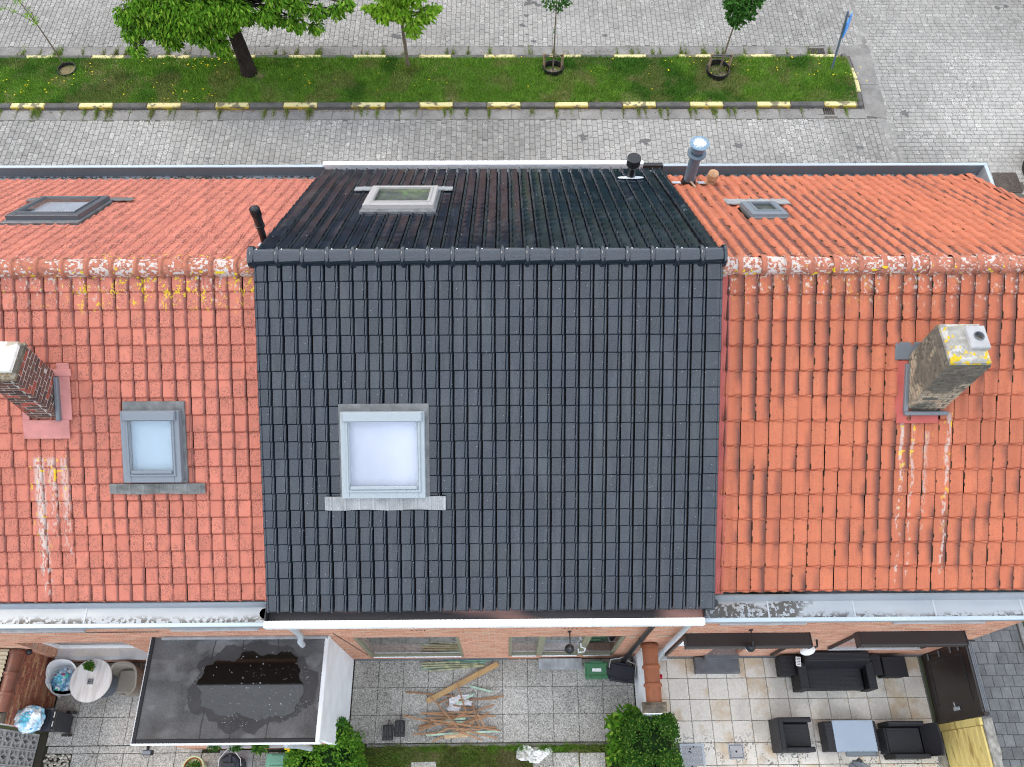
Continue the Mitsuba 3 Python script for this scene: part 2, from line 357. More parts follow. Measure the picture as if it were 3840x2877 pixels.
def jitter(M, a=.004, d=.0015):
    J = np.eye(4); e = rng.normal(0, a, 3) * np.array([.6, 1, .5])
    J[:3, :3] = np.array([[1, -e[2], e[1]], [e[2], 1, -e[0]], [-e[1], e[0], 1]]); J[:3, 3] = rng.normal(0, d, 3)
    return M @ J
def in_any(x, y, rects): return any(a < x < b and c < y < d for a, b, c, d in rects)
def lay(roof, items, matname, most=300):
    """items: (dict, matrix, centre). The nearest become parts, the rest one part."""
    ds = [np.linalg.norm(np.array(c) - EYE) for _, _, c in items]; order = np.argsort(ds)
    near = set(order[:most].tolist())
    for i, (d, M, c) in enumerate(items):
        if i in near: obj('tile', d, matname, roof, M=M)
    rest = [(d, M) for i, (d, M, c) in enumerate(items) if i not in near]
    if rest: obj('tile_courses', bake(rest, matname), matname, roof, kind='stuff')
BLACK = [(0, .004, -.014), (.003, .007, .002), (.008, .011, .0045), (.013, .016, 0), (.112, .126, 0), (.117, .131, .006), (.122, .136, .006), (.126, .139, -.008), (.130, .142, -.008),
         (.134, .145, .012), (.141, .150, .025), (.150, .157, .028), (.159, .164, .024), (.167, .170, .013), (.1725, .1755, -.002), (.176, .179, -.022)]
BLACK_L = [(-.006, .0, -.07), (-.003, .002, .01), (.004, .006, .024), (.016, .014, .027), (.030, .022, .015), (.036, .027, .002)] + [(a, b, h) for a, b, h in BLACK[3:]]
BLACK_R = BLACK[:4] + [(.150, .150, 0), (.156, .156, .006), (.176, .176, .005), (.180, .180, .017), (.190, .190, .022), (.202, .202, .020), (.209, .209, .008), (.211, .211, -.07)]
WORN = [(0, 0, -.008), (.003, .003, 0), (.045, .045, -.002), (.090, .09, -.003), (.138, .14, 0), (.145, .147, .004), (.150, .152, .015), (.159, .160, .023), (.170, .170, .023), (.179, .178, .014), (.184, .183, 0), (.186, .185, -.012)]
WAVE = [(0, 0, .004), (.008, .008, .009), (.024, .024, .003), (.050, .050, 0), (.072, .072, .003), (.092, .092, .014), (.112, .112, .029), (.132, .132, .037), (.152, .152, .036), (.170, .170, .026), (.184, .184, .012), (.1925, .1925, -.004)]
def ridge_proto(L, r, matname, bead=.026, taper=.008, n=14, collar=.055):
    st = [(-.004, r + bead * .3), (.010, r + bead * .85), (collar * .5, r + bead), (collar * .85, r + bead * .75), (collar, r + bead * .1), (collar + .006, r), (L * .6, r - taper * .5), (L + .02, r - taper)]
    ang = np.linspace(math.radians(-112), math.radians(112), n); v = []
    for x, q in st: v += [(x, q * math.sin(a), q * math.cos(a)) for a in ang]
    f = []
    for i in range(len(st) - 1):
        for j in range(n - 1): f.append((i * n + j, (i + 1) * n + j, (i + 1) * n + j + 1, i * n + j + 1))
    m = quadmesh(v, f)
    if m.face_normals[:, 2].mean() < 0: m.invert()
    return mikit.ply(m, matname, smooth=50)
def prism_x(poly, x0, x1):
    m = extrude(poly, 0, x1 - x0); v = m.vertices.copy(); m.vertices = np.c_[x0 + v[:, 2], v[:, 0], v[:, 1]]; return m
def deck(x0, x1, ya, yb, apex):
    z = lambda y: apex - S * abs(YR - y)
    return prism_x([(ya, z(ya) - .055), (YR, apex - .055), (yb, z(yb) - .055), (yb, z(yb) - .20), (YR, apex - .22), (ya, z(ya) - .20)], x0, x1)

# ---- the middle house: black glazed roof
HB = thing('terraced_house', 'middle house of the row under a glossy black tiled roof', 'house')
HL = thing('terraced_house', 'house at the left of the row under pinkish red tiles with a brick chimney', 'house')
HR = thing('terraced_house', 'house at the right end of the row under orange tiles with a pale brick chimney', 'house')
CUTS = {HB: [(-2.25, -1.02, 3.70, 4.75), (-2.2, -1.09, 8.10, 9.10)], HL: [(-5.24, -4.39, 3.98, 4.82), (-7.78, -6.63, 8.08, 9.06), (-6.49, -6.10, 4.72, 5.22)],
        HR: [(3.92, 4.5, 8.15, 8.76), (5.53, 6.05, 4.78, 5.36)]}
roofB = obj('roof', deck(-3.30, 2.90, 2.45, 10.36, 8.607), 'm_deck', HB, label='glossy black roof of flat glazed tiles')
roofL = obj('roof', deck(-9.70, -3.34, 2.62, 10.30, 8.382), 'm_deck', HL, label='weathered pinkish red roof with dark algae specks')
roofR = obj('roof', deck(2.93, 8.76, 2.68, 10.36, 8.382), 'm_deck', HR, label='orange roof with sooty streaks and white crust')
items = []
Lb, Lbf = .1981 / CS, .2001 / CS
for front in (0, 1):
    L_ = Lbf if front else Lb
    mid, first, last = tile_proto(BLACK, L_, .03, .020, 'm_black_tile'), tile_proto(BLACK_L, L_, .03, .020, 'm_black_tile'), tile_proto(BLACK_R, L_, .03, .020, 'm_black_tile')
    for r in range(20):
        yb = (10.425 - .2001 * r) if front else (2.381 + .1981 * r)
        for k in range(33):
            xl = -3.311 if k == 0 else -3.127 + .1878 * (k - 1)
            w = .184 if k == 0 else .2115 if k == 32 else .1878
            d = (first, mid, last)[(k == 0) + 0 if False else (0 if k == 0 else 2 if k == 32 else 1)]
            if front: d = last if k == 0 else first if k == 32 else mid
            yc = yb - .1 if front else yb + .1
            if in_any(xl + w / 2, yc, CUTS[HB]): continue
            xo = (xl + w) if front else xl
            M = jitter(slope_M(front, xo, yb, 8.607))
            items.append((d, M, (xl + w / 2, yc, M[2, 3])))
lay(roofB, items, 'm_black_tile')
rp = ridge_proto(6.25 / 19, .118, 'm_black_ridge', bead=.030)
screw = mikit.ply(lathe([(0, .012), (.008, .009), (.008, -.004)][::-1], 8), 'm_fascia_white')
for k in range(19):
    M = np.eye(4); M[:3, 3] = (-3.336 + k * 6.25 / 19, YR, 8.600)
    t = obj('ridge_tile', rp, '', roofB, M=jitter(M, .004))
    M2 = np.eye(4); M2[:3, 3] = (-3.336 + k * 6.25 / 19 + .085, YR + .045, 8.600 + .106)
    obj('ridge_screw', screw, '', roofB, M=M2)
for xe in (-3.345, 2.905):
    obj('ridge_end_cap', prism_x([(YR + .150 * math.sin(a), 8.595 + .150 * math.cos(a)) for a in np.linspace(-1.95, 1.95, 22)], xe - .012, xe + .022), 'm_black_ridge', roofB, smooth=40)

# ---- the red roofs
def red_roof(house, roof, prof, matname, cols, row, y0, nrow, fy, frow, nf, apex, ok):
    its = []
    for front in (0, 1):
        rw = frow if front else row
        d = tile_proto(prof, rw / CS, .03, .024, matname)
        for r in range(nf if front else nrow):
            yb = fy - frow * r if front else y0 + row * r
            yc = yb - rw / 2 if front else yb + rw / 2
            for xl, w in cols:
                if in_any(xl + w / 2, yc, CUTS[house]) or not ok(xl, w, yc): continue
                M = jitter(slope_M(front, xl + w if front else xl, yb, apex), .006, .0025)
                if w < cols[-1][1] * .97:
                    M = M @ np.diag([w / cols[-1][1], 1, 1, 1])
                its.append((d, M, (xl + w / 2, yc, M[2, 3])))
    lay(roof, its, matname)
cols = [(-3.524 - .1903 * (k + 1), .1903) for k in range(32)]
cols = [(-3.524, .178)] + cols
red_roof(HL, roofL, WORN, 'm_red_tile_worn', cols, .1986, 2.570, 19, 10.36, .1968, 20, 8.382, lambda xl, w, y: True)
cols = [(2.985, .073)] + [(3.058 + .1964 * k, .1964) for k in range(29)]
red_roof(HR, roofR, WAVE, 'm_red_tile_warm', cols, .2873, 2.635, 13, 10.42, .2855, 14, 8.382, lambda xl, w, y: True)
rp = ridge_proto(.3303, .124, 'm_red_ridge', bead=.030)
for k in range(19):
    M = np.eye(4); M[:3, 3] = (-3.608 - .3303 * k, YR, 8.372); obj('ridge_tile', rp, '', roofL, M=jitter(M, .01, .004))
M = np.eye(4); M[:3, 3] = (-3.608 + .012, YR, 8.37); obj('ridge_tile', ridge_proto(.26, .116, 'm_red_ridge', bead=.003), '', roofL, M=M)
rp = ridge_proto(.3243, .126, 'm_red_ridge', bead=.024, collar=.085)
for k in range(18):
    M = np.eye(4); M[:3, 3] = (2.80 + .3243 * k if k else 2.925, YR, 8.372); obj('ridge_tile', rp, '', roofR, M=jitter(M, .01, .004))
obj('valley_flashing', cat_([box(-.07, .09, -.05, 4.58, .0, .024).apply_transform(slope_M(0, 2.975, 2.66, 8.382))]), 'm_red_flashing', roofR, label='dark red flashing strip beside the black tiles')
# verge tiles at the right end of the orange roof
vp = tile_proto([(-.02, -.02, .03), (.0, 0, .042), (.05, .05, .050), (.10, .10, .040), (.125, .125, .02), (.13, .13, -.16)], .2855 / CS, .04, .030, 'm_red_tile_warm')
vm = tile_proto([(0, 0, -.16), (.005, .005, .02), (.03, .03, .040), (.08, .08, .050), (.13, .13, .042), (.15, .15, .03)], .2855 / CS, .04, .030, 'm_red_tile_warm')
for r in range(14): obj('verge_tile', vm, '', roofR, M=jitter(slope_M(1, 8.83, 10.42 - .2855 * r, 8.382), .006))
for r in range(13): obj('verge_tile', vp, '', roofR, M=jitter(slope_M(0, 8.70, 2.635 + .2873 * r, 8.382), .006))

# ---- roof windows
def skylight(house, front, x0, x1, y0, y1, apex, pane, frame, fl, flmat, apron, blind, label, hood=True, th=.10, pitch=.19, drop=.0, flush=.05, roomd=.25):
    """x0..x1, y0..y1: the outer frame in plan; pane the same; apron: (x0, x1, y at its lower edge, y at its upper edge)"""
    yc = (y0 + y1) / 2; M = slope_M(front, (x0 + x1) / 2, yc, apex); sx = -1 if front else 1
    def lx(x): return sx * (x - (x0 + x1) / 2)
    def ly(y): return (yc - y if front else y - yc) / CS
    def lb(xa, xb, ya, yb, za, zb, b=.006): return box(min(lx(xa), lx(xb)), max(lx(xa), lx(xb)), min(ly(ya), ly(yb)), max(ly(ya), ly(yb)), za, zb, b=b)
    px0, px1, py0, py1 = pane; t0, t1 = flush, flush + th
    k = obj('skylight', cat_([lb(x0, px0, y0, y1, 0, t1 - .02), lb(px1, x1, y0, y1, 0, t1 - .02), lb(px0, px1, y0, py0, 0, t1 - .022), lb(px0, px1, py1, y1, 0, t1 - .022),
                              ]).apply_transform(M), frame, house, label=label)
    g = .028
    obj('sash', cat_([lb(px0 - g, px0, py0 - g, py1 + g, t1 - .021, t1), lb(px1, px1 + g, py0 - g, py1 + g, t1 - .021, t1), lb(px0, px1, py0 - g, py0, t1 - .021, t1 - .002), lb(px0, px1, py1, py1 + g, t1 - .021, t1 - .002),
                      lb(px0, px0 + .014, py0, py1, t1 - .05, t1 - .008), lb(px1 - .014, px1, py0, py1, t1 - .05, t1 - .008)]).apply_transform(M), frame, k)
    if hood:
        hi = y0 if front else y1; s = 1 if front else -1
        obj('hood', lb(px0 - .06, px1 + .06, hi - s * .005, hi + s * .105, t1 - .015, t1 + .035, b=.015).apply_transform(M), frame, k)
        lo = py1 if front else py0
        obj('sash_rail', lb(px0 + .02, px1 - .02, lo - s * .005, lo - s * .045, t1 - .01, t1 + .012, b=.01).apply_transform(M), frame, k)
    a, b, c, d = lx(px0), lx(px1), ly(py0), ly(py1)
    q = quadmesh([(min(a, b), min(c, d), t1 - .02), (max(a, b), min(c, d), t1 - .02), (max(a, b), max(c, d), t1 - .02), (min(a, b), max(c, d), t1 - .02)], [(0, 1, 2, 3)])
    obj('pane', q.apply_transform(M), 'm_glass', k)
    obj('blind', lb(px0 + .005, px1 - .005, py0 + .005, py1 - .005, t1 - .10, t1 - .09, b=0).apply_transform(M), blind, k)
    if fl:
        fx0, fx1, fy0, fy1 = fl
        obj('flashing', lb(fx0, fx1, fy0, fy1, -.01, .053, b=.006).apply_transform(M), 'm_flash_dark', k)
    if apron:
        ax0, ax1, ay0, ay1 = apron; n = int((ax1 - ax0) / .0135); xs = np.linspace(ax0, ax1, n)
        h = .058 + .0045 * np.where(np.arange(n) % 2, 1, -1) + .010 * np.exp(-(((xs - x0) / pitch + .35) % 1.0 - .5) ** 2 / .012)
        ys = [ay0, ay1] if not front else [ay1, ay0]
        v = []
        for j, yy in enumerate((ys[0], ys[0], ys[1], ys[1])):
            wob = .006 * np.sin(xs * 9) if j < 2 else 0 * xs
            v += [(lx(x), ly(yy) + w_, hh - (.02 if j in (0, 3) else 0)) for x, hh, w_ in zip(xs, h, wob)]
        f = []
        for r in range(3):
            for j in range(n - 1): f.append((r * n + j, r * n + j + 1, (r + 1) * n + j + 1, (r + 1) * n + j))
        m = quadmesh(v, f)
        if front: m.invert()
        obj('apron', m.apply_transform(M), flmat, k)
    return k
skylight(HB, 0, -2.205, -1.081, 3.741, 4.718, 8.607, (-2.105, -1.167, 3.841, 4.626), 'm_sky_frame_light', (-2.242, -1.026, 3.745, 4.80), 'm_lead', (-2.456, -.812, 3.594, 3.748), 'm_blind_white', 'largest skylight with light grey frame and pale blind on the black slope')
skylight(HL, 0, -5.208, -4.418, 4.01, 4.826, 8.382, (-5.104, -4.514, 4.11, 4.735), 'm_sky_frame_grey', (-5.215, -4.375, 3.99, 4.925), 'm_lead_dirty', (-5.451, -4.14, 3.862, 3.98), 'm_blind_blue', 'blue grey skylight in the red slope facing the back yards', th=.12)
skylight(HB, 1, -2.187, -1.094, 8.137, 9.088, 8.607, (-2.066, -1.189, 8.272, 8.962), 'm_sky_frame_taupe', (-2.22, -1.05, 8.02, 9.07), 'm_lead', (-2.50, -.859, 9.225, 9.06), 'm_blind_blue', 'taupe framed skylight on the street side of the black roof', hood=False, th=.09)
skylight(HL, 1, -7.769, -6.636, 8.103, 9.049, 8.382, (-7.638, -6.77, 8.233, 8.936), 'm_sky_frame_black', (-7.80, -6.60, 8.0, 9.04), 'm_lead_dirty', (-8.05, -6.28, 9.16, 9.04), 'm_blind_blue', 'dark framed skylight on the street side of the left red roof', hood=False, th=.10)
skylight(HR, 1, 3.919, 4.492, 8.151, 8.754, 8.382, (4.049, 4.396, 8.298, 8.68), 'm_sky_frame_grey', (3.90, 4.52, 8.10, 8.75), 'm_lead', (3.702, 4.774, 8.99, 8.76), 'm_room', 'small grey skylight on the street side of the orange roof', hood=False, th=.07, pitch=.196)

# ---- chimneys, brick by brick
def brick_stack(house, x0, x1, y0, y1, zb, zt, bmats, mortar, label, bw=.185, bh=.052, gap=.015, proud=.004):
    k = obj('chimney', box(x0 + proud, x1 - proud, y0 + proud, y1 - proud, zb, zt), mortar, house, label=label)
    z, c = zb, 0
    while z < zt - bh:
        for side in range(4):
            a0, a1 = (x0, x1) if side % 2 == 0 else (y0, y1)
            a = a0 + ((c + side) % 2) * (.09 + gap) ; lo = a0
            segs = []
            if a > a0 + .02: segs.append((a0, a - gap))
            while a < a1 - .02: segs.append((a, min(a + bw, a1))); a += bw + gap
            if (c + side) % 2 == 0: segs[-1] = (segs[-1][0], a1 - .088) if segs[-1][1] - segs[-1][0] > .12 else segs[-1]
            for s0, s1 in segs:
                if s1 - s0 < .03: continue
                j = rng.normal(0, .0018)
                if side == 0: m = box(s0, s1, y0 + j, y0 + .05, z, z + bh)
                elif side == 1: m = box(x1 - .05, x1 + j, s0, s1, z, z + bh)
                elif side == 2: m = box(s0, s1, y1 - .05, y1 + j, z, z + bh)
                else: m = box(x0 + j, x0 + .05, s0, s1, z, z + bh)
                if side == 2 and z < zb + .5: continue
                obj('brick', m, bmats[int(rng.integers(len(bmats)))], k)
        z += bh + gap; c += 1
    return k
gr = lambda p: (.6 + .8 * fbm(p.x * 22, p.y * 22, p.z * 22, 3))
mat('brick_dark', proc(lambda p, n, uv: C(.085, .055, .05) * gr(p)), .85, .2)
mat('brick_brown', proc(lambda p, n, uv: C(.14, .075, .06) * gr(p)), .85, .2)
mat('brick_red', proc(lambda p, n, uv: mix(C(.33, .085, .06), C(.12, .07, .06), smoothstep(.5, .65, fbm(p.x * 14, p.y * 14, p.z * 14, 3))) * gr(p)), .85, .2)
mat('mortar', proc(lambda p, n, uv: C(.42, .40, .37) * gr(p)), .95, .1)
mat('brick_pale', proc(lambda p, n, uv: mix(C(.36, .31, .23), C(.13, .12, .10), smoothstep(.48, .66, fbm(p.x * 5, p.y * 5, p.z * 3, 4) + .22 * (p.z - 7.4))) * gr(p)), .9, .2)
mat('brick_buff', proc(lambda p, n, uv: mix(C(.40, .30, .22), C(.16, .145, .12), smoothstep(.46, .64, fbm(p.x * 5, p.y * 5, p.z * 3, 4) + .22 * (p.z - 7.4))) * gr(p)), .9, .2)
mat('mortar_grey', proc(lambda p, n, uv: C(.12, .115, .10) * gr(p)), .95, .1)
def crust(p, n, uv):
    col = C(.30, .29, .265) * gr(p)
    col = mix(col, C(.50, .49, .46), smoothstep(.55, .62, fbm(p.x * 11, p.y * 11, p.z * 11, 3)) * .7)
    y = smoothstep(.57, .65, fbm(p.x * 19, p.y * 19, p.z * 19, 4) + .14 * smoothstep(5.1, 4.80, p.y) + .06 * smoothstep(5.8, 5.55, p.x) - .07)
    return mix(col, C(.56, .40, .03), y)
mat('cap_lichen', proc(crust), .9, .2)
mat('moss_cap', proc(lambda p, n, uv: mix(C(.12, .105, .085), mix(C(.16, .10, .04), C(.30, .29, .25), noise(p.x * 40, p.y * 40, p.z * 40)), smoothstep(.42, .6, fbm(p.x * 8, p.y * 8, p.z * 8, 4))) * gr(p)), .95, .1)
mat('slab_white', proc(lambda p, n, uv: mix(C(.78, .77, .73), C(.38, .33, .26), smoothstep(.58, .76, fbm(p.x * 5, p.y * 5, 1., 4)))), .8, .3)
cl = brick_stack(HL, -6.488, -6.104, 4.733, 5.235, 6.93, 8.40, ['m_brick_dark', 'm_brick_brown', 'm_brick_dark', 'm_brick_brown', 'm_brick_brown', 'm_brick_red'], 'm_mortar', 'dark red brick chimney with a white slab on top')
obj('shoulder', box(-6.50, -6.092, 4.72, 5.247, 8.345, 8.43, b=.03), 'm_moss_cap', cl)
obj('cap_slab', box(-6.47, -6.125, 4.80, 5.215, 8.43, 8.49, b=.006), 'm_slab_white', cl)
obj('flue_pipe', lathe([(.055, 8.49), (.055, 8.58), (.045, 8.58), (.045, 8.50)], 20, (-6.40, 5.02, 0)), 'm_zinc_plain', cl, smooth=40)
def fl_on(front, x, y, apex, m): return m.apply_transform(slope_M(front, x, y, apex))
obj('lead_flashing', cat_([prism_x([(4.70, 7.02), (4.726, 7.10), (4.733, 7.10), (4.70, 6.98)], -6.49, -6.08).copy(), fl_on(0, -6.075, 4.715, 8.382, box(-.022, .03, 0, .60, .02, .115, b=.01))]), 'm_zinc_dark', cl)
obj('collar_flashing', cat_([fl_on(0, -6.28, 4.72, 8.382, box(-.30, .33, -.26, .0, .035, .052, b=.006)), fl_on(0, -6.04, 4.72, 8.382, box(-.04, .13, 0, .78, .03, .045, b=.006)), fl_on(0, -6.04, 5.2, 8.382, box(-.16, .16, .02, .12, .045, .06, b=.006)), fl_on(0, -6.52, 4.72, 8.382, box(-.06, .03, 0, .2, .03, .045, b=.006))]), 'm_pink_flashing', cl)
cr = brick_stack(HR, 5.521, 6.055, 4.774, 5.375, 6.98, 8.52, ['m_brick_pale', 'm_brick_buff', 'm_brick_pale'], 'm_mortar_grey', 'pale yellow brick chimney with yellow lichen on its cap')
obj('cap_slab', box(5.535, 6.04, 4.79, 5.36, 8.52, 8.60, b=.035), 'm_cap_lichen', cr)
pot = trimesh.boolean.difference([box(5.80, 6.04, 4.965, 5.285, 8.585, 8.655, b=.01), trimesh.creation.cylinder(.068, .4, sections=28).apply_translation((5.93, 5.13, 8.7))], engine='manifold')
obj('chimney_pot', pot, 'm_slab_white' if False else 'm_stone_grey', cr)
obj('flue_liner', lathe([(.066, 8.42), (.066, 8.665), (.056, 8.665), (.056, 8.42)], 28, (5.93, 5.13, 0)), 'm_zinc_dark', cr, smooth=40)
obj('soot', lathe([(0, 8.6), (.057, 8.6)], 20, (5.93, 5.13, 0)), 'm_plastic_black', cr)  # black disc closing the flue just below its rim
obj('lead_flashing', cat_([fl_on(0, 5.505, 4.765, 8.382, box(-.035, .022, 0, .66, .02, .10, b=.01)), fl_on(0, 5.787, 4.745, 8.382, box(-.31, .29, -.025, .03, .01, .11, b=.01)), fl_on(0, 5.42, 5.34, 8.382, box(-.09, .32, .02, .26, .04, .056, b=.006))]), 'm_zinc_dark', cr)
obj('tray_flashing', cat_([fl_on(0, 5.47, 4.75, 8.382, box(-.10, .04, -.02, .72, .03, .046, b=.006)), fl_on(0, 5.75, 4.75, 8.382, box(-.36, .22, -.15, .0, .034, .05, b=.006))]), 'm_red_flashing', cr)

# ---- vents
v = obj('vent_pipe', tube([(-3.404, 7.10, 8.02), (-3.39, 7.13, 8.38), (-3.385, 7.14, 8.40), (-3.378, 7.155, 8.66)], [.048, .048, .06, .06], 20), 'm_plastic_black', HB, smooth=40, label='black vent pipe with finned cap at the left edge of the black roof')
obj('cap_ring', cat_([lathe([(.05, z), (.068, z + .004), (.068, z + .014), (.05, z + .018)], 24, (-3.388, 7.137, 0)) for z in (8.36, 8.385)]), 'm_plastic_black', v)
obj('vent_cap', cat_([lathe([(.06, 8.60), (.062, 8.66), (.05, 8.715), (.03, 8.735), (0, 8.74)], 24, (-3.377, 7.157, 0))] + [box(-.004, .004, .052, .070, 8.57, 8.705).apply_transform(trimesh.transformations.rotation_matrix(a, (0, 0, 1))).apply_translation((-3.377, 7.157, 0)) for a in np.arange(18) * PI / 9]), 'm_plastic_black', v)
obj('tape_patch', fl_on(1, -3.47, 7.16, 8.382, box(-.10, .06, -.03, .10, .03, .04, b=.004)), 'm_tape', v)
v = obj('vent_pipe', lathe([(.085, 6.26), (.075, 6.36), (.07, 6.44), (.07, 6.60), (.085, 6.64), (.117, 6.68), (.12, 6.70), (.12, 6.83), (.112, 6.836), (0, 6.838)], 32, (2.246, 9.819, 0)), 'm_plastic_black', HB, smooth=35, label='black mushroom vent near the gutter of the black roof')
obj('tape_patch', fl_on(1, 2.246, 9.78, 8.607, lump(1, (0, 0, .035), .1, 3, 3, 2, (.235, .085, .022))), 'm_tape', v, smooth=True)
v = obj('flue', lathe([(.10, 5.98), (.10, 6.74)], 28, (3.36, 10.0, 0)), 'm_flue_blue', HR, smooth=40, label='tall blue grey flue with a flat rain cap')
obj('collar', lathe([(.165, 5.86), (.14, 5.98), (.118, 6.10), (.10, 6.115)], 24, (3.36, 10.0, 0)), 'm_plastic_black', v, smooth=40)
obj('ring', lathe([(.10, 6.72), (.155, 6.725), (.165, 6.735), (.165, 6.76), (.155, 6.77), (.10, 6.775)], 28, (3.36, 10.0, 0)), 'm_flue_blue', v, smooth=30)
obj('throat', lathe([(.085, 6.77), (.085, 6.82), (.118, 6.83), (.118, 6.92), (.10, 6.93), (.09, 6.975)], 28, (3.36, 10.0, 0)), 'm_flue_blue', v, smooth=30)
obj('rain_cap', lathe([(.05, 6.95), (.15, 6.965), (.168, 6.98), (.168, 6.99), (.10, 7.005), (0, 7.012)], 32, (3.36, 10.0, 0)), 'm_flue_cap', v, smooth=50)
obj('tape_patch', cat_([fl_on(1, 3.14, 9.96, 8.382, box(-.07, .09, -.03, .09, .05, .06, b=.004)), fl_on(1, 3.58, 9.95, 8.382, box(-.06, .07, -.03, .10, .05, .062, b=.004))]), 'm_tape', v)
obj('wooden_chock', rot(box(-.015, .015, -.09, .09, 0, .03, b=.004), .5).apply_translation((3.40, 9.84, 6.13)), 'm_brick_buff', v)
v = obj('terracotta_vent', lathe([(.085, 5.95), (.075, 6.05), (.06, 6.09), (.062, 6.11), (.098, 6.14), (.105, 6.18), (.098, 6.20), (.085, 6.21), (.10, 6.22), (.092, 6.26), (.06, 6.285), (0, 6.295)], 28, (3.767, 9.992, 0)), 'm_terracotta_pale', HR, smooth=40, label='small round terracotta vent beside the tall flue')
obj('vent_tile', fl_on(1, 3.68, 9.97, 8.382, box(-.12, .08, -.05, .10, .03, .05, b=.01)), 'm_terracotta_pale', v)

# ---- gutters
obj('gutter', cat_([prism_x([(2.239, 5.555), (2.239, 5.66), (2.290, 5.66), (2.290, 5.58), (2.72, 5.58), (2.72, 5.555)], -9.70, -3.352), prism_x([(2.52, 5.582), (2.56, 5.69), (2.575, 5.69), (2.56, 5.582)], -9.70, -3.36)]), 'm_zinc', HL)
obj('gutter', cat_([prism_x([(2.25, 5.555), (2.25, 5.66), (2.298, 5.66), (2.298, 5.58), (2.74, 5.58), (2.74, 5.555)], 2.80, 9.06), prism_x([(2.55, 5.582), (2.60, 5.72), (2.62, 5.72), (2.60, 5.582)], 2.96, 9.0)]), 'm_zinc', HR)
for hh, xs, y in ((HL, (-5.97, -8.1), 2.24), (HR, (3.75, 4.98, 6.14, 7.4), 2.25)):
    for x in xs: obj('gutter_seam', cat_([box(x - .012, x + .012, y + .055, 2.56, 5.581, 5.588, b=.002), box(x - .010, x + .010, y - .002, y + .05, 5.60, 5.664, b=.002)]), 'm_zinc_plain', hh)
obj('gutter', prism_x([(2.292, 5.66), (2.292, 5.69), (2.74, 5.69), (2.74, 5.66)], -3.33, 2.80), 'm_gutter_lining', HB)
obj('fascia', prism_x([(2.195, 5.66), (2.195, 5.775), (2.205, 5.787), (2.285, 5.787), (2.29, 5.775), (2.29, 5.66)], -3.37, 2.775), 'm_fascia_white', HB, label='white fascia board along the back gutter')
for x in (-1.35, 1.15): obj('fascia_joint', prism_x([(2.192, 5.665), (2.192, 5.786), (2.205, 5.790), (2.285, 5.790), (2.285, 5.665)], x, x + .05), 'm_fascia_white', HB); obj('joint_line', box(x + .05, x + .056, 2.19, 2.291, 5.67, 5.7905), 'm_pvc_grey', HB)
for hh, a, b, y0 in ((HL, -9.70, -3.352, 2.236), (HR, 2.80, 9.06, 2.247)):
    obj('gutter_lip', box(a, b, y0, y0 + .058, 5.654, 5.672, b=.006), 'm_zinc_lip', hh)
for hh, a, b in ((HL, -9.70, -3.385), (HR, 3.0, 9.113)):
    obj('gutter_lip', box(a, b, 10.586, 10.644, 5.795, 5.812, b=.006), 'm_zinc_lip', hh); obj('gutter_inner_face', box(a, b - (.06 if hh == HR else 0), 10.584, 10.5885, 5.58, 5.793), 'm_zinc_dark', hh)
obj('gutter_lip', box(9.055, 9.114, 9.28, 10.585, 5.795, 5.812, b=.006), 'm_zinc_lip', HR)
obj('gutter_end', cat_([box(-3.352, -3.332, 2.28, 2.75, 5.5, 5.86, b=.006), box(2.776, 2.80, 2.30, 2.70, 5.5, 5.80, b=.006), tube([(2.95, 2.50, 5.6), (2.95, 2.50, 5.75)], .055, 16)]), 'm_plastic_black', HB)
obj('rain_outlet', lathe([(.0, 5.585), (.052, 5.585), (.052, 5.60), (.07, 5.604), (.07, 5.59)], 20, (-3.43, 2.43, 0)), 'm_plastic_black', HL)
# street side
obj('gutter', cat_([prism_x([(10.30, 5.30), (10.30, 5.56), (10.59, 5.56), (10.59, 5.80), (10.64, 5.80), (10.64, 5.30)], -9.70, -3.36)]), 'm_zinc', HL)
obj('gutter', cat_([prism_x([(10.30, 5.30), (10.30, 5.56), (10.59, 5.56), (10.59, 5.80), (10.64, 5.80), (10.64, 5.30)], 3.0, 9.11), box(9.06, 9.11, 9.3, 10.588, 5.30, 5.80, b=.004), box(8.80, 9.058, 9.3, 10.298, 5.30, 5.56), box(8.80, 9.058, 9.28, 9.298, 5.30, 5.80)]), 'm_zinc', HR)
obj('gutter', prism_x([(10.30, 5.32), (10.30, 5.62), (10.60, 5.62), (10.60, 5.32)], -3.34, 2.98), 'm_gutter_lining', HB)
obj('fascia', prism_x([(10.602, 5.32), (10.602, 5.84), (10.61, 5.85), (10.69, 5.85), (10.70, 5.84), (10.70, 5.32)], -3.38, 2.62), 'm_fascia_white', HB, label='white fascia board along the street gutter')
obj('fascia', prism_x([(10.602, 5.32), (10.602, 5.80), (10.68, 5.80), (10.68, 5.32)], 2.622, 2.99), 'm_plastic_black', HB, label='black end piece of the street fascia')
obj('eave_lead', fl_on(1, -.2, 10.44, 8.607, box(-3.08, 3.08, -.03, .05, -.05, -.034)), 'm_zinc_plain', HB)

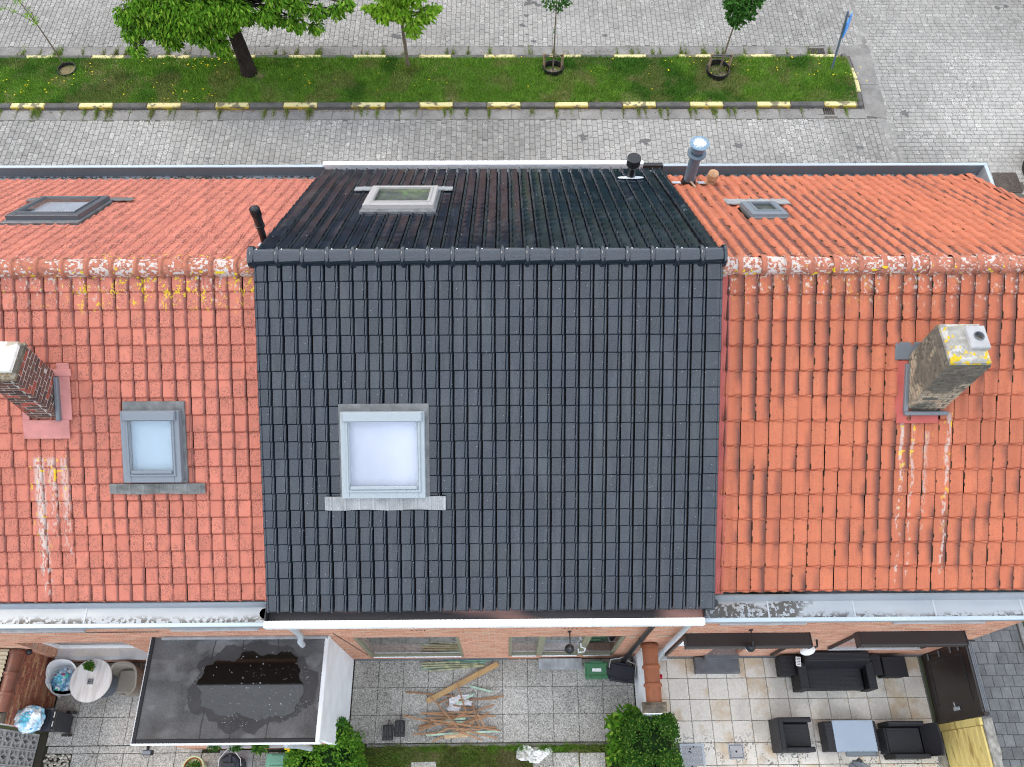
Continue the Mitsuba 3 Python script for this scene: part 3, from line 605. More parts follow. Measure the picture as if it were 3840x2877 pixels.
# ---- walls
def wall_rear(house, x0, x1, holes):
    p = sbox(x0, 0, x1, 5.66 if house == HB else 5.554)
    for h in holes: p = p.difference(sbox(h[0], h[2], h[1], h[3]))
    g = [x for x in getattr(p, 'geoms', [p])]
    obj('wall', cat_([upright(q, 2.65, 2.92) for q in g]), 'm_brickwork', house); return obj('wall', box(x0, x1, 10.0, 10.3, 0, 5.31), 'm_brickwork', house)
def window(house, x0, x1, z0, z1, y, frame, mull=(), name='window', label=None, fw=.06, sill=None):
    k = obj(name, cat_([box(x0, x0 + fw, y, y + .06, z0, z1), box(x1 - fw, x1, y, y + .06, z0, z1), box(x0 + fw, x1 - fw, y + .002, y + .058, z1 - fw, z1), box(x0 + fw, x1 - fw, y + .002, y + .058, z0, z0 + fw)]
                       + [box(a, b, y - .004, y + .062, z0 + fw, z1 - fw) for a, b in mull]), frame, house, label=label)
    xs = [x0 + fw] + [q for ab in mull for q in ab] + [x1 - fw]
    for i in range(0, len(xs), 2):
        m = quadmesh([(xs[i], y + .03, z0 + fw), (xs[i + 1], y + .03, z0 + fw), (xs[i + 1], y + .03, z1 - fw), (xs[i], y + .03, z1 - fw)], [(0, 1, 2, 3)])
        obj('pane', m, 'm_window_glass', k)
    obj('room', cat_([box(x0 - .05, x1 + .05, y + .5, y + .55, z0 - .05, z1 + .05), box(x0 - .02, x1 + .02, y + .26, y + .5, z0 - .04, z0 - .01)]), 'm_room', k)
    if sill: obj('sill', box(*sill, b=.008), 'm_stone_grey', k)
    return k
wall_rear(HB, -3.33, 2.92, [(-2.755, -.85, .18, 2.46), (.045, 2.17, .20, 2.41), (-2.5, -1.2, 3.75, 5.2), (.3, 1.6, 3.75, 5.2)])
k = window(HB, -2.755, -.85, .18, 2.46, 2.672, 'm_frame_olive', label='wide olive framed window above the bamboo canes')
obj('bottom_rail', box(-2.69, -.91, 2.655, 2.672, .185, .245, b=.006), 'm_frame_white', k)
k = window(HB, .045, 2.17, .20, 2.41, 2.672, 'm_frame_olive', ((.60, .72), (1.43, 1.55)), name='patio_door', label='olive framed glazed back door with two side lights')
for a, b in ((.11, .60), (.72, 1.43), (1.56, 2.11)): obj('bottom_rail', box(a, b, 2.655, 2.670, .205, .27, b=.006), 'm_frame_white', k)
obj('handle', cat_([tube([(1.40, 2.665, 1.62), (1.40, 2.60, 1.62), (1.49, 2.585, 1.56), (1.50, 2.585, 1.2), (1.40, 2.60, 1.02), (1.40, 2.665, 1.02)], .013, 8)]), 'm_frame_white', k, smooth=50)
for a, b in ((-2.5, -1.2), (.3, 1.6)): window(HB, a, b, 3.75, 5.2, 2.74, 'm_frame_white', ((a + .62, a + .68),))
def wallsills(house, spec):
    for a, b, z in spec: window(house, a + .06, b - .06, z, z + 1.4, 2.76, 'm_frame_white', (((a + b) / 2 - .03, (a + b) / 2 + .03),), sill=(a, b, 2.575, 2.76, z - .07, z))
wall_rear(HL, -9.70, -3.33, [(-8.86, -6.92, .70, 2.2), (-8.28, -7.01, 3.60, 5.0), (-5.48, -4.15, 3.62, 5.02)])
wallsills(HL, ((-8.34, -6.95, 3.60), (-5.54, -4.09, 3.62)))
k = window(HL, -8.86, -6.92, .70, 2.2, 2.80, 'm_frame_white', label='white framed window above the round table', sill=(-8.89, -6.89, 2.585, 2.80, .63, .70))
wall_rear(HR, 2.92, 8.70, [(4.05, 4.68, .30, 2.4), (6.30, 8.02, 1.07, 2.5), (3.56, 4.88, 3.77, 5.1), (6.43, 7.85, 3.76, 5.1)])
wallsills(HR, ((3.505, 4.934, 3.77), (6.372, 7.901, 3.76)))
obj('gable_wall', prism_x([(2.92, 0), (10.0, 0), (10.0, 5.72), (YR, 8.13), (2.92, 5.78)], 8.42, 8.70), 'm_brickwork', HR)
obj('gable_wall', prism_x([(2.92, 0), (10.0, 0), (10.0, 5.72), (YR, 8.13), (2.92, 5.78)], -9.70, -9.45), 'm_brickwork', HL)
k = window(HR, 4.05, 4.68, .30, 2.4, 2.80, 'm_frame_white', name='back_door', label='white back door at the top of the stone steps')
k = window(HR, 6.30, 8.02, 1.07, 2.5, 2.80, 'm_frame_white', label='white framed window behind the rattan sofa', sill=(6.26, 8.06, 2.60, 2.80, 1.0, 1.07))
def awning(x0, x1, z, rails, label):
    k = obj('awning_box', prism_x([(2.40, z + .035), (2.40, z + .215), (2.42, z + .235), (2.648, z + .20), (2.648, z)], x0, x1), 'm_awning_brown', HR, label=label)
    for x, za, zb in rails: obj('guide_rail', box(x - .025, x + .025, 2.60, 2.648, za, zb, b=.004), 'm_awning_brown', k)
    obj('end_plate', cat_([prism_x([(2.395, z + .02), (2.395, z + .225), (2.42, z + .243), (2.648, z + .21), (2.648, z - .01)], q, q + .02) for q in (x0 - .021, x1 + .001)]), 'm_plastic_dark', k)
awning(3.185, 5.36, 2.43, ((3.20, .45, 2.42), (5.36, .34, 2.42)), 'long dark brown shutter box above the back door')
awning(6.23, 8.09, 2.47, ((6.26, 1.1, 2.46), (8.06, 1.1, 2.46)), 'long dark brown shutter box above the window beside the gate')
obj('side_panel', box(3.225, 3.50, 2.63, 2.648, 1.45, 2.42), 'm_frame_white', HR)
# pipes
obj('downpipe', tube([(2.405, 2.50, 5.66), (2.405, 2.50, 5.1), (2.40, 2.56, 4.8), (2.38, 2.56, 1.1), (2.36, 2.55, .95), (2.33, 2.50, .12), (2.32, 2.42, .05)], .045, 16), 'm_plastic_black', HB, smooth=50, label='black downpipe running behind the bins')
obj('pipe_bracket', cat_([lathe([(.05, z), (.054, z + .005), (.054, z + .04), (.05, z + .045)], 16, (2.39, 2.56, 0)) for z in (1.2, 2.6, 4.2)]), 'm_plastic_black', HB)
obj('downpipe', tube([(2.98, 2.45, 5.56), (2.98, 2.50, 5.1), (2.97, 2.56, 4.8), (2.99, 2.56, 1.2), (3.02, 2.56, .7), (3.06, 2.55, .1)], [.045, .045, .045, .045, .045, .045], 16), 'm_pvc_grey', HR, smooth=50, label='pale grey downpipe beside the terracotta coping')
obj('pipe_bracket', lathe([(.047, .98), (.058, .99), (.058, 1.12), (.047, 1.13)], 16, (3.005, 2.56, 0)), 'm_pvc_grey', HR)
obj('meter_box', box(3.12, 3.24, 2.56, 2.648, .18, .34, b=.01), 'm_pvc_grey', HR)
obj('downpipe', tube([(-3.385, 2.42, 5.56), (-3.385, 2.45, 5.0), (-3.39, 2.50, 4.2), (-3.42, 2.52, 3.5), (-3.47, 2.52, 3.22), (-3.535, 2.50, 2.98), (-3.545, 2.49, 2.72)], .05, 16), 'm_pvc_grey', HL, smooth=50, label='pale grey pipe with two bends emptying onto the flat roof')
obj('cable', tube([(-9.5, 2.645, 3.2), (-7.6, 2.645, 3.18), (-5.9, 2.645, 3.16)], .008, 6), 'm_plastic_dark', HL); obj('cable', tube([(-3.0, 2.645, 2.9), (-2.75, 2.645, .6)], .006, 6), 'm_plastic_dark', HB)
obj('wall_vent', cat_([tube([(x, 2.652, 3.1), (x, 2.64, 3.1)], .012, 8) for x in (-1.62, -1.53, -1.46, -1.40)] + [tube([(x, 2.652, 3.15), (x, 2.64, 3.15)], .012, 8) for x in (1.0, 1.06, 1.13, 1.2)]), 'm_plastic_black', HB)
obj('wall_plate', cat_([box(2.22, 2.36, 2.64, 2.652, 2.25, 2.42), box(2.70, 2.95, 2.64, 2.652, 2.35, 2.45)]), 'm_brick_buff', HB)
obj('plinth', cat_([box(-3.1, .04, 2.63, 2.649, 0, .10), box(2.18, 2.58, 2.63, 2.649, 0, .10)]), 'm_zinc_dark', HB)
obj('plinth', cat_([box(3.2, 3.83, 2.63, 2.649, 0, .10), box(4.75, 8.56, 2.63, 2.649, 0, .10)]), 'm_zinc_dark', HR)
# lamps on the walls
def lamp(house, x, z, label, zl):
    k = obj('wall_lamp', cat_([box(x - .03, x + .03, 2.63, 2.649, z - .04, z + .04), tube([(x, 2.635, z), (x, 2.45, z + .02), (x, 2.39, z), (x, 2.385, z - .12)], .011, 8)]), 'm_plastic_dark', house, label=label)
    obj('lamp_shade', lathe([(.085, zl - .01), (.08, zl + .03), (.05, zl + .075), (.02, zl + .09)], 20, (x, 2.385, 0)), 'm_plastic_dark', k, smooth=40)
    return k
k = lamp(HR, 4.25, 2.92, 'black wall lamp with a clear globe over the steps', 2.76)
obj('globe', lathe([(0, 2.60), (.035, 2.605), (.06, 2.64), (.065, 2.68), (.05, 2.74)], 20, (4.25, 2.385, 0)), 'm_fascia_white', k, smooth=60)
lamp(HB, 1.10, 2.92, 'dark wall lamp on a thin arm above the patio door', 2.72)
k = obj('wall_lantern', lathe([(0, -.15)] + [(.085 * math.sin(math.pi * q) ** .55 * (1 + (.05 if i % 2 and (i < 7 or i > 15) else 0)), -.15 + .3 * q) for i, q in enumerate(np.linspace(.04, .96, 23))] + [(0, .15)], 24).apply_transform(trimesh.transformations.rotation_matrix(PI / 2, (0, 1, 0))).apply_transform(trimesh.transformations.rotation_matrix(.22, (0, 0, 1))).apply_translation((5.53, 2.45, 1.95)), 'm_fascia_white', HR, smooth=40, label='white oval lantern with ribbed ends between the shutter boxes')
obj('bracket', tube([(5.75, 2.65, 1.9), (5.72, 2.52, 1.95), (5.56, 2.47, 1.94)], .02, 8), 'm_plastic_dark', k)
k = obj('ball_lamp', lathe([(0, -.055), (.04, -.04), (.055, 0), (.04, .04), (0, .055)], 16, (-8.93, 2.60, 1.55)), 'm_plastic_dark', HL, smooth=60, label='small round lamp on the brick wall at far left')
# ================================================================= the street
def uvs(n, a, b): return np.tile([a, b], (n, 1))
def slab_mesh(x0, x1, y0, y1, z0, z1, b, ang=0.0, tilt=0.0):
    m = box(x0, x1, y0, y1, z0, z1, b=b); c = ((x0 + x1) / 2, (y0 + y1) / 2, z1)
    if ang: m = rot(m, ang, (0, 0, 1), c)
    if tilt: m = rot(m, tilt, (1, .6, 0), c)
    return m
def pieces(parent, name, stuffname, specs, matname, most=300, smooth=False):
    """specs: (mesh, u, v, centre): the nearest become parts of the parent, the rest one part"""
    ds = [np.hypot(np.hypot(c[0], c[1]), 17.2) for _, _, _, c in specs]; order = np.argsort(ds); near = set(order[:most].tolist())
    V, F, U, at = [], [], [], 0
    for i, (m, a, b, c) in enumerate(specs):
        if i in near: obj(name, m, matname, parent, uv=uvs(len(m.vertices), a, b))
        else:
            V.append(m.vertices); F.append(m.faces + at); U.append(uvs(len(m.vertices), a, b)); at += len(m.vertices)
    if V: obj(stuffname, (np.vstack(V), np.vstack(F)), matname, parent, uv=np.vstack(U), kind='stuff')
ground = obj('ground', quadmesh([(-120, -60, -.05), (120, -60, -.05), (120, 160, -.05), (-120, 160, -.05)], [(0, 1, 2, 3)]), mat('far_ground', (.05, .06, .03), .95, .1), kind='structure')
street = obj('street', quadmesh([(-60, 10.3, -.014), (60, 10.3, -.014), (60, 25.2, -.014), (-60, 25.2, -.014)], [(0, 1, 2, 3)]), 'm_joint', kind='structure', label='grey sett paved street around the grassy median')
specs = []
def bound(y): return 11.30 + .05 * math.sin(y * 2.1) + .018 * (y - 16)
def courses(x0, x1, y0, y1, w, l, skew=0.0):
    """setts laid in columns along y"""
    n = int((x1 - x0) / w)
    for i in range(n):
        x = x0 + i * w; y = y0 - l * rng.random() * .35 - (l * .5 if i % 2 else 0)
        while y < y1:
            ll = l * (1 + rng.normal(0, .035)); a, b = max(y, y0), min(y + ll, y1)
            xx = x + .012 * math.sin(y * 1.3 + i * .2) * .6
            if b - a > .05 and xx + w < bound((a + b) / 2) and not (12.9 < xx < 14.6 and 14.9 < a < 15.8):
                g = .004
                specs.append((slab_mesh(xx + g, xx + w - g, a + g, b - g, -.012, rng.normal(0, .0012), .008, rng.normal(0, .008), rng.normal(0, .006)), rng.random(), rng.random(), (xx, a)))
            y += ll
courses(-15.2, 11.4, 15.55, 17.80, .152, .235)
courses(-17.0, 11.5, 20.91, 23.6, .152, .235)
y = 14.9
while y < 23.6:                                        # the side area is laid in courses along x
    h = .150; off = rng.random() * .2
    x = 10.9 + off - .2
    while x < 17.6:
        l = .215 * (1 + rng.normal(0, .05)); a, b = max(x, bound(y) - .03), x + l
        if b - a > .05 and not (13.78 < (a + b) / 2 < 14.52 and 14.95 < y + h / 2 < 15.72):
            g = .004; yy = y + .004 * math.sin(x * 2)
            specs.append((slab_mesh(a + g, b - g, yy + g, yy + h - g, -.012, rng.normal(0, .0012), .008, rng.normal(0, .008), rng.normal(0, .006)), rng.random(), rng.random() * .9 + .12, (a, y)))
        x += l
    y += h
ENDS = [Polygon([(10.70, 17.9), (11.30, 17.80), (11.38, 19.2), (10.80, 19.2)]), Polygon([(10.80, 19.22), (11.38, 19.22), (11.42, 20.95), (10.72, 20.92)]), Polygon([(9.85, 17.81), (10.72, 17.81), (10.71, 18.19), (9.85, 18.2)]), Polygon([(10.06, 20.44), (10.75, 20.44), (10.73, 20.9), (10.06, 20.9)])]
from shapely.geometry import Point
specs = [s for s in specs if not any(P_.contains(Point(s[3][0] + .1, s[3][1] + .08)) for P_ in ENDS)]
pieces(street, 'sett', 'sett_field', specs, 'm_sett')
# concrete channel strips along the kerbs, in slabs with weedy joints
chan = obj('channel', quadmesh([(-60, 17.80, -.008), (10.62, 17.80, -.008), (10.62, 20.91, -.008), (-60, 20.91, -.008)], [(0, 1, 2, 3)]), 'm_joint', kind='structure')
for k in range(40):
    x = -15.6 + k * .66
    for y0, y1 in ((17.81, 18.21), (20.43, 20.90)):
        if x + .65 > 10.6 or (9.25 < x + .33 < 9.85 and y0 < 18) or (9.45 < x + .33 < 10.05 and y0 > 18): continue
        m = slab_mesh(x + .006, x + .654, y0, y1, -.008, .004 + rng.normal(0, .002), .01, 0, rng.normal(0, .004))
        obj('channel_slab', m, 'm_channel', chan)
for m in ENDS: obj('channel_slab', extrude(m, -.01, .005), 'm_channel', chan)
obj('joint_strip', quadmesh([(10.98, 14.8, -.0065), (11.42, 14.8, -.0065), (11.52, 23.7, -.0065), (11.08, 23.7, -.0065)], [(0, 1, 2, 3)]), 'm_channel', street)
# kerb stones
kerb = obj('kerb', box(-60, 10.60, 18.26, 20.40, -.02, .03), 'm_joint', kind='structure')
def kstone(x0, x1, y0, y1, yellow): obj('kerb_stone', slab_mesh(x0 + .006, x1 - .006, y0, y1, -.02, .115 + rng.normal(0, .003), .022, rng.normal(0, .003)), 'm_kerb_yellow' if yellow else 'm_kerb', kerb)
for k in range(-11, 16):
    x0 = -4.487 + k * 1.0; x1 = min(x0 + 1.0, 10.52)
    if x1 - x0 > .2: kstone(x0, x1, 18.215, 18.40, k % 2 == 0)
for k in range(-5, 23):
    x0 = -12.595 + k * 1.0; x1 = min(x0 + 1.0, 10.42)
    if x1 - x0 > .2: kstone(x0, x1, 20.26, 20.42, k % 2 == 0 or k == 22)
for p, yl in (([(10.52, 18.215), (10.64, 18.215), (10.70, 18.78), (10.57, 18.78)], 0), ([(10.57, 18.79), (10.70, 18.79), (10.72, 19.28), (10.59, 19.28)], 1), ([(10.59, 19.29), (10.72, 19.29), (10.68, 19.80), (10.56, 19.80)], 1), ([(10.56, 19.81), (10.68, 19.81), (10.58, 20.42), (10.43, 20.42)], 0)):
    obj('kerb_stone', extrude(p, -.02, .115), 'm_kerb_yellow' if yl else 'm_kerb', kerb)
# median: turf bed, grass blades, flowers
def bed_h(x, y): return .085 + .03 * meshkit.fbm(np.stack([x * .7, y * .9, 0 * x], -1), 2, 4) + .05 * np.sin(np.clip((y - 18.4) / 1.86, 0, 1) * PI)
gx, gy = np.meshgrid(np.linspace(-17, 10.58, 140), np.linspace(18.39, 20.27, 14), indexing='ij')
v = np.stack([gx, gy, bed_h(gx, gy)], -1).reshape(-1, 3); n0, n1 = gx.shape
f = [(i * n1 + j, (i + 1) * n1 + j, (i + 1) * n1 + j + 1, i * n1 + j + 1) for i in range(n0 - 1) for j in range(n1 - 1)]
verge = obj('median_turf', quadmesh(v, f), 'm_turf', kind='structure', smooth=True, label='long grassy median bed between yellow and grey kerbs')
def blades(n, xy, zf, h, w, seed, lean=.6):
    r = np.random.default_rng(seed); x, y = xy(r, n); n = len(x)
    z = zf(x, y); a = r.random(n) * 2 * PI; hh = h * (.45 + .9 * r.random(n)); la = r.random(n) * 2 * PI; ln = lean * hh * r.random(n)
    dx, dy = np.cos(a) * w * (.6 + .8 * r.random(n)), np.sin(a) * w
    p0 = np.stack([x - dx, y - dy, z - .01], -1); p1 = np.stack([x + dx, y + dy, z - .01], -1); p2 = np.stack([x + ln * np.cos(la), y + ln * np.sin(la), z + hh], -1)
    V = np.stack([p0, p1, p2], 1).reshape(-1, 3); F = np.arange(3 * n).reshape(-1, 3); U = np.repeat(np.stack([r.random(n), r.random(n)], -1), 3, 0)
    return (V, F), U
def med_xy(r, n):
    x = r.uniform(-15.6, 10.56, n); y = r.uniform(18.40, 20.27, n)
    d = meshkit.fbm(np.stack([x * 1.1 + 7, y * 1.3, 0 * x + 2], -1), 3, 9)
    bare = np.hypot(x + 7.6, (y - 19.35) * 1.4) < .42
    holes = (np.hypot(x - 1.5, y - 19.66) < .30) | (np.hypot(x - 6.5, (y - 19.6)) < .36) | (np.hypot(x + 13.13, y - 19.72) < .28)
    k = (r.random(n) < np.clip(1.55 - 1.3 * d, .3, 1)) & ~(bare & (r.random(n) < .8)) & ~holes
    return x[k], y[k]
m, U = blades(190000, med_xy, bed_h, .085, .0075, 3)
obj('grass', m, 'm_grass', uv=U, kind='stuff', label='green grass blades covering the long median')
def tuft_xy(r, n):
    c = np.stack([r.uniform(-15.4, 10.4, 260), r.uniform(18.45, 20.22, 260)], -1); i = r.integers(0, 260, n)
    return c[i, 0] + r.normal(0, .10, n), np.clip(c[i, 1] + r.normal(0, .07, n), 18.41, 20.26)
m, U = blades(32000, tuft_xy, bed_h, .15, .008, 5, .9)
obj('grass_tufts', m, 'm_grass', uv=U, kind='stuff', label='taller tufts of grass scattered over the median')
mat('dandelion', (.80, .56, .02), .7, .2); mat('clover_white', (.75, .74, .70), .7, .2)
def disc(x, y, z, r, n=6, t=.3):
    a = np.arange(n) * 2 * PI / n; return trimesh.Trimesh(np.vstack([[(x, y, z + r * t)], np.c_[x + r * np.cos(a), y + r * np.sin(a), np.full(n, z)]]), [(0, 1 + j, 1 + (j + 1) % n) for j in range(n)], process=False)
r_ = np.random.default_rng(8); fl = []
cl_ = [(-12.5, 19.3), (-13.6, 19.2), (-10.0, 18.7), (-9.2, 18.75), (-9.0, 20.0), (-8.4, 20.0), (-5.6, 19.3), (-10.8, 20.1), (3.6, 19.9), (5.0, 19.9), (6.9, 19.7), (8.8, 20.0), (9.4, 19.2), (10.2, 19.5), (-14.5, 18.9), (-8.9, 19.6)]
for _ in range(150):
    cx, cy = cl_[r_.integers(len(cl_))] if r_.random() < .7 else (r_.uniform(-15, 10.3), r_.uniform(18.5, 20.2))
    x, y = cx + r_.normal(0, .4), np.clip(cy + r_.normal(0, .22), 18.45, 20.2); fl.append(disc(x, y, float(bed_h(np.array(x), np.array(y))) + .10, 0.015 + .010 * r_.random()))
obj('dandelions', cat_(fl), 'm_dandelion', kind='stuff', label='small yellow dandelion flowers dotted over the grass')
# weeds in the channel joints and litter at the kerb foot
def weed_xy(r, n):
    xs = np.concatenate([-15.6 + .66 * np.arange(40), r.uniform(-15, 10, 30)]); amp = r.random(len(xs)) ** 1.6
    lo = r.random(n) < .5; i = r.choice(len(xs), n, p=amp / amp.sum())
    y = np.where(lo, 18.2 - np.abs(r.normal(0, .17, n)), 20.44 + np.abs(r.normal(0, .17, n)))
    x = xs[i] + r.normal(0, .022, n) + (y - 18) * 0
    k = (x < 10.5) & ~((np.abs(x - 9.55) < .35) & lo)
    return x[k], y[k]
m, U = blades(9000, weed_xy, lambda x, y: 0 * x, .10, .009, 6, 1.1)
obj('weeds', m, 'm_grass_dry', uv=U, kind='stuff', label='weeds sprouting from the channel joints along the kerbs')
mat('litter', proc(lambda p, n, uv: mix(C(.10, .055, .04), C(.34, .28, .2), cell_rand(p.x * 30, p.y * 30, 1.))), .9, .2)
li = []
for _ in range(900):
    lo = r_.random() < .55; x = r_.uniform(-15, 10.3); 
    if r_.random() < .4: x = r_.normal(-6.5, 1.8)
    y = 18.19 - abs(r_.normal(0, .05)) if lo else 20.45 + abs(r_.normal(0, .13)); li.append(rot(disc(x, y, .01, .012 + .015 * r_.random(), 4, .4), r_.random() * 3, (0, 0, 1), (x, y, 0)))
obj('leaf_litter', cat_(li), 'm_litter', kind='stuff', label='dry leaf litter gathered along the kerb foot')

# ---- trees
def leaves(centres, n, size, seed, droop=.7, wide=.42, fold=.25, spread=1.0, density=None):
    """n leaves of pointed outline in clumps (x, y, z, radius)"""
    r = np.random.default_rng(seed); c = np.asarray(centres, float); wgt = c[:, 3] ** 2; i = r.choice(len(c), n, p=wgt / wgt.sum())
    d = r.normal(size=(n, 3)); d /= np.linalg.norm(d, axis=1, keepdims=True); rad = r.random(n) ** .5
    P = c[i, :3] + d * (c[i, 3] * rad)[:, None] * spread * np.array([1, 1, .8])
    az = np.arctan2(d[:, 1], d[:, 0]) + r.normal(0, .7, n); L = size * (.65 + .6 * r.random(n)); dr_ = np.clip(droop + r.normal(0, .28, n), -.4, 1.4)
    t = np.stack([np.cos(az) * np.cos(dr_), np.sin(az) * np.cos(dr_), -np.sin(dr_)], -1)
    s = np.stack([-np.sin(az), np.cos(az), 0 * az], -1); roll = r.normal(0, .5, n)[:, None]; u = np.cross(s, t); s = s * np.cos(roll) + u * np.sin(roll); u = np.cross(s, t)
    w = (L * wide * .5)[:, None]; L = L[:, None]; q = fold * w
    V = np.stack([P, P + t * L * .35 - s * w + u * q, P + t * L * .35 + s * w + u * q, P + t * L * .45, P + t * L * .75 - s * w * .62 + u * q * .6 - u * L * .05, P + t * L * .75 + s * w * .62 + u * q * .6 - u * L * .05, P + t * L - u * L * .14], 1).reshape(-1, 3)
    b = np.arange(n)[:, None] * 7
    F = np.concatenate([b + np.array([[0, 1, 3]]), b + np.array([[0, 3, 2]]), b + np.array([[1, 4, 3]]), b + np.array([[3, 5, 2]]), b + np.array([[3, 4, 6]]), b + np.array([[3, 6, 5]])])
    shade = r.random(n); U = np.repeat(np.stack([shade, r.random(n)], -1), 7, 0)
    return (V, F), U
def twig_tubes(segs, n=5): return cat_([tube(p, r, n) for p, r in segs])
t = thing('cherry_tree', 'large leafy tree with a thick dark trunk on the median', 'tree')
r_ = np.random.default_rng(21)
obj('trunk', tube([(-7.66, 19.60, .02), (-7.66, 19.60, .12), (-7.66, 19.6, .35), (-7.67, 19.61, 1.0), (-7.70, 19.62, 1.7), (-7.72, 19.64, 2.3), (-7.74, 19.66, 2.8)], [.30, .255, .225, .205, .19, .19, .17], 18), 'm_bark', t, smooth=True)
CR = [(-10.1, 18.9, 2.7, .38), (-9.95, 18.2, 2.15, .22), (-10.1, 18.7, 2.3, .30), (-9.6, 18.8, 2.5, .42), (-9.3, 18.75, 2.35, .38), (-9.05, 18.6, 2.15, .30), (-8.8, 18.7, 2.6, .45), (-8.4, 18.6, 2.8, .42), (-8.1, 18.5, 3.0, .42),
      (-8.0, 18.55, 2.35, .38), (-7.75, 18.4, 2.15, .28), (-7.62, 18.35, 1.95, .16), (-7.8, 18.6, 3.1, .42), (-7.3, 18.6, 3.1, .40), (-6.9, 18.5, 3.1, .36), (-6.9, 18.7, 2.8, .25), (-6.3, 18.5, 3.0, .30), (-6.1, 18.75, 2.75, .2), (-5.75, 18.7, 2.65, .24), (-5.5, 18.6, 2.6, .20), (-5.1, 18.75, 2.4, .20),
      (-5.0, 18.9, 2.8, .26), (-4.5, 19.0, 2.75, .24), (-4.2, 19.0, 2.95, .20), (-6.4, 18.85, 2.5, .14), (-9.4, 19.6, 3.2, .55), (-8.6, 19.9, 3.5, .6), (-7.7, 20.0, 3.8, .6), (-6.8, 19.9, 3.6, .55), (-5.9, 19.7, 3.4, .5), (-5.2, 19.4, 3.2, .4),
      (-9.0, 19.2, 3.7, .55), (-8.1, 19.2, 4.0, .6), (-7.2, 19.2, 4.0, .6), (-6.3, 19.2, 3.8, .5), (-10.0, 19.6, 3.1, .4), (-8.6, 20.6, 3.3, .5), (-7.4, 20.7, 3.4, .5), (-6.4, 20.5, 3.2, .4), (-9.6, 19.0, 3.0, .4), (-9.1, 18.9, 2.95, .42), (-8.6, 18.75, 3.1, .45), (-7.5, 18.5, 2.7, .34), (-7.2, 18.5, 2.85, .3), (-8.3, 18.45, 2.5, .3), (-5.5, 18.9, 3.0, .3), (-6.0, 18.9, 3.2, .35)]
segs = []
for i, (x, y, z, rr) in enumerate(CR):
    s = np.array([-7.73, 19.65, 2.2 + .55 * r_.random()]); e = np.array([x, y, z]); mid = (s * .5 + e * .5) + np.array([0, 0, .25 + .2 * r_.random()])
    segs.append(([s, s * .7 + mid * .3, mid, e * .6 + mid * .4, e], [.07, .055, .035, .02, .008]))
    for _ in range(3):
        q = e + r_.normal(0, rr * .5, 3); segs.append(([mid * .25 + e * .75, (e + q) / 2 + [0, 0, .04], q], [.012, .009, .004]))
obj('branches', twig_tubes(segs, 6), 'm_bark', t, smooth=True)
m, U = leaves(CR, 33000, .13, 4, .9, .44)
obj('crown', m, 'm_leaf_cherry', t, uv=U)
t = thing('young_tree', 'young tree with bright lime green leaves and bare slender trunk', 'tree')
obj('trunk', tube([(-2.86, 19.73, .05), (-2.87, 19.72, .5), (-2.88, 19.72, 1.2), (-2.88, 19.70, 2.2), (-2.86, 19.68, 3.1)], [.062, .052, .047, .035, .015], 10), 'm_stem', t, smooth=True)
CY = [(-3.5, 19.7, 2.25, .26), (-3.2, 19.5, 2.3, .28), (-2.85, 19.45, 2.45, .30), (-2.5, 19.4, 2.1, .28), (-2.55, 19.35, 1.85, .20), (-2.15, 19.6, 2.2, .26), (-3.1, 19.7, 2.8, .4), (-2.5, 19.7, 2.8, .4), (-2.8, 20.0, 2.6, .4), (-2.8, 19.6, 3.2, .4), (-1.95, 19.7, 2.3, .18), (-3.75, 19.7, 2.3, .16)]
obj('branches', twig_tubes([([(-2.88, 19.71, 1.7 + .06 * i), ((-2.88 + x) / 2, (19.71 + y) / 2, (1.75 + z) / 2 + .1), (x, y, z)], [.022, .014, .006]) for i, (x, y, z, q) in enumerate(CY)]), 'm_stem', t, smooth=True)
m, U = leaves(CY, 2700, .17, 6, .8, .46)
obj('crown', m, 'm_leaf_lime', t, uv=U)
t = thing('sapling', 'thin staked sapling second from the right along the median', 'tree')
obj('trunk', tube([(1.50, 19.66, .05), (1.505, 19.67, .9), (1.49, 19.68, 1.8), (1.50, 19.68, 3.1)], [.026, .022, .019, .01], 8), 'm_stem', t, smooth=True)
CS_ = [(1.5, 19.62, 2.35, .16), (1.3, 19.6, 2.5, .2), (1.7, 19.6, 2.55, .2), (1.5, 19.6, 2.8, .28), (1.25, 19.65, 2.9, .24), (1.75, 19.65, 2.95, .24), (1.5, 19.7, 3.2, .3)]
obj('branches', twig_tubes([([(1.50, 19.68, z - .25), (x, y, z)], [.010, .004]) for x, y, z, q in CS_]), 'm_stem', t)
m, U = leaves(CS_ + [(1.52, 19.66, 1.6, .05), (1.48, 19.66, 1.35, .04)], 760, .085, 7, .5, .6)
obj('crown', m, 'm_leaf_dark', t, uv=U)
t = thing('sapling', 'staked sapling nearest the road sign, with dense dark green leaves', 'tree')
obj('trunk', tube([(6.53, 19.60, .05), (6.56, 19.62, .9), (6.60, 19.64, 1.8), (6.66, 19.66, 2.9)], [.03, .026, .023, .012], 8), 'm_stem', t, smooth=True)
CD = [(6.62, 19.55, 1.95, .20), (6.45, 19.55, 2.2, .24), (6.85, 19.55, 2.2, .24), (6.6, 19.5, 2.45, .32), (6.4, 19.6, 2.65, .30), (6.9, 19.6, 2.6, .30), (6.65, 19.7, 2.9, .35), (6.25, 19.6, 2.5, .16), (7.05, 19.55, 2.75, .16)]
obj('branches', twig_tubes([([(6.62, 19.65, z - .25), (x, y, z)], [.010, .004]) for x, y, z, q in CD]), 'm_stem', t)
m, U = leaves(CD, 1900, .10, 9, .5, .68)
obj('crown', m, 'm_leaf_dark', t, uv=U)
t = thing('sapling', 'nearly bare leaning sapling at far left with sparse leaves', 'tree')
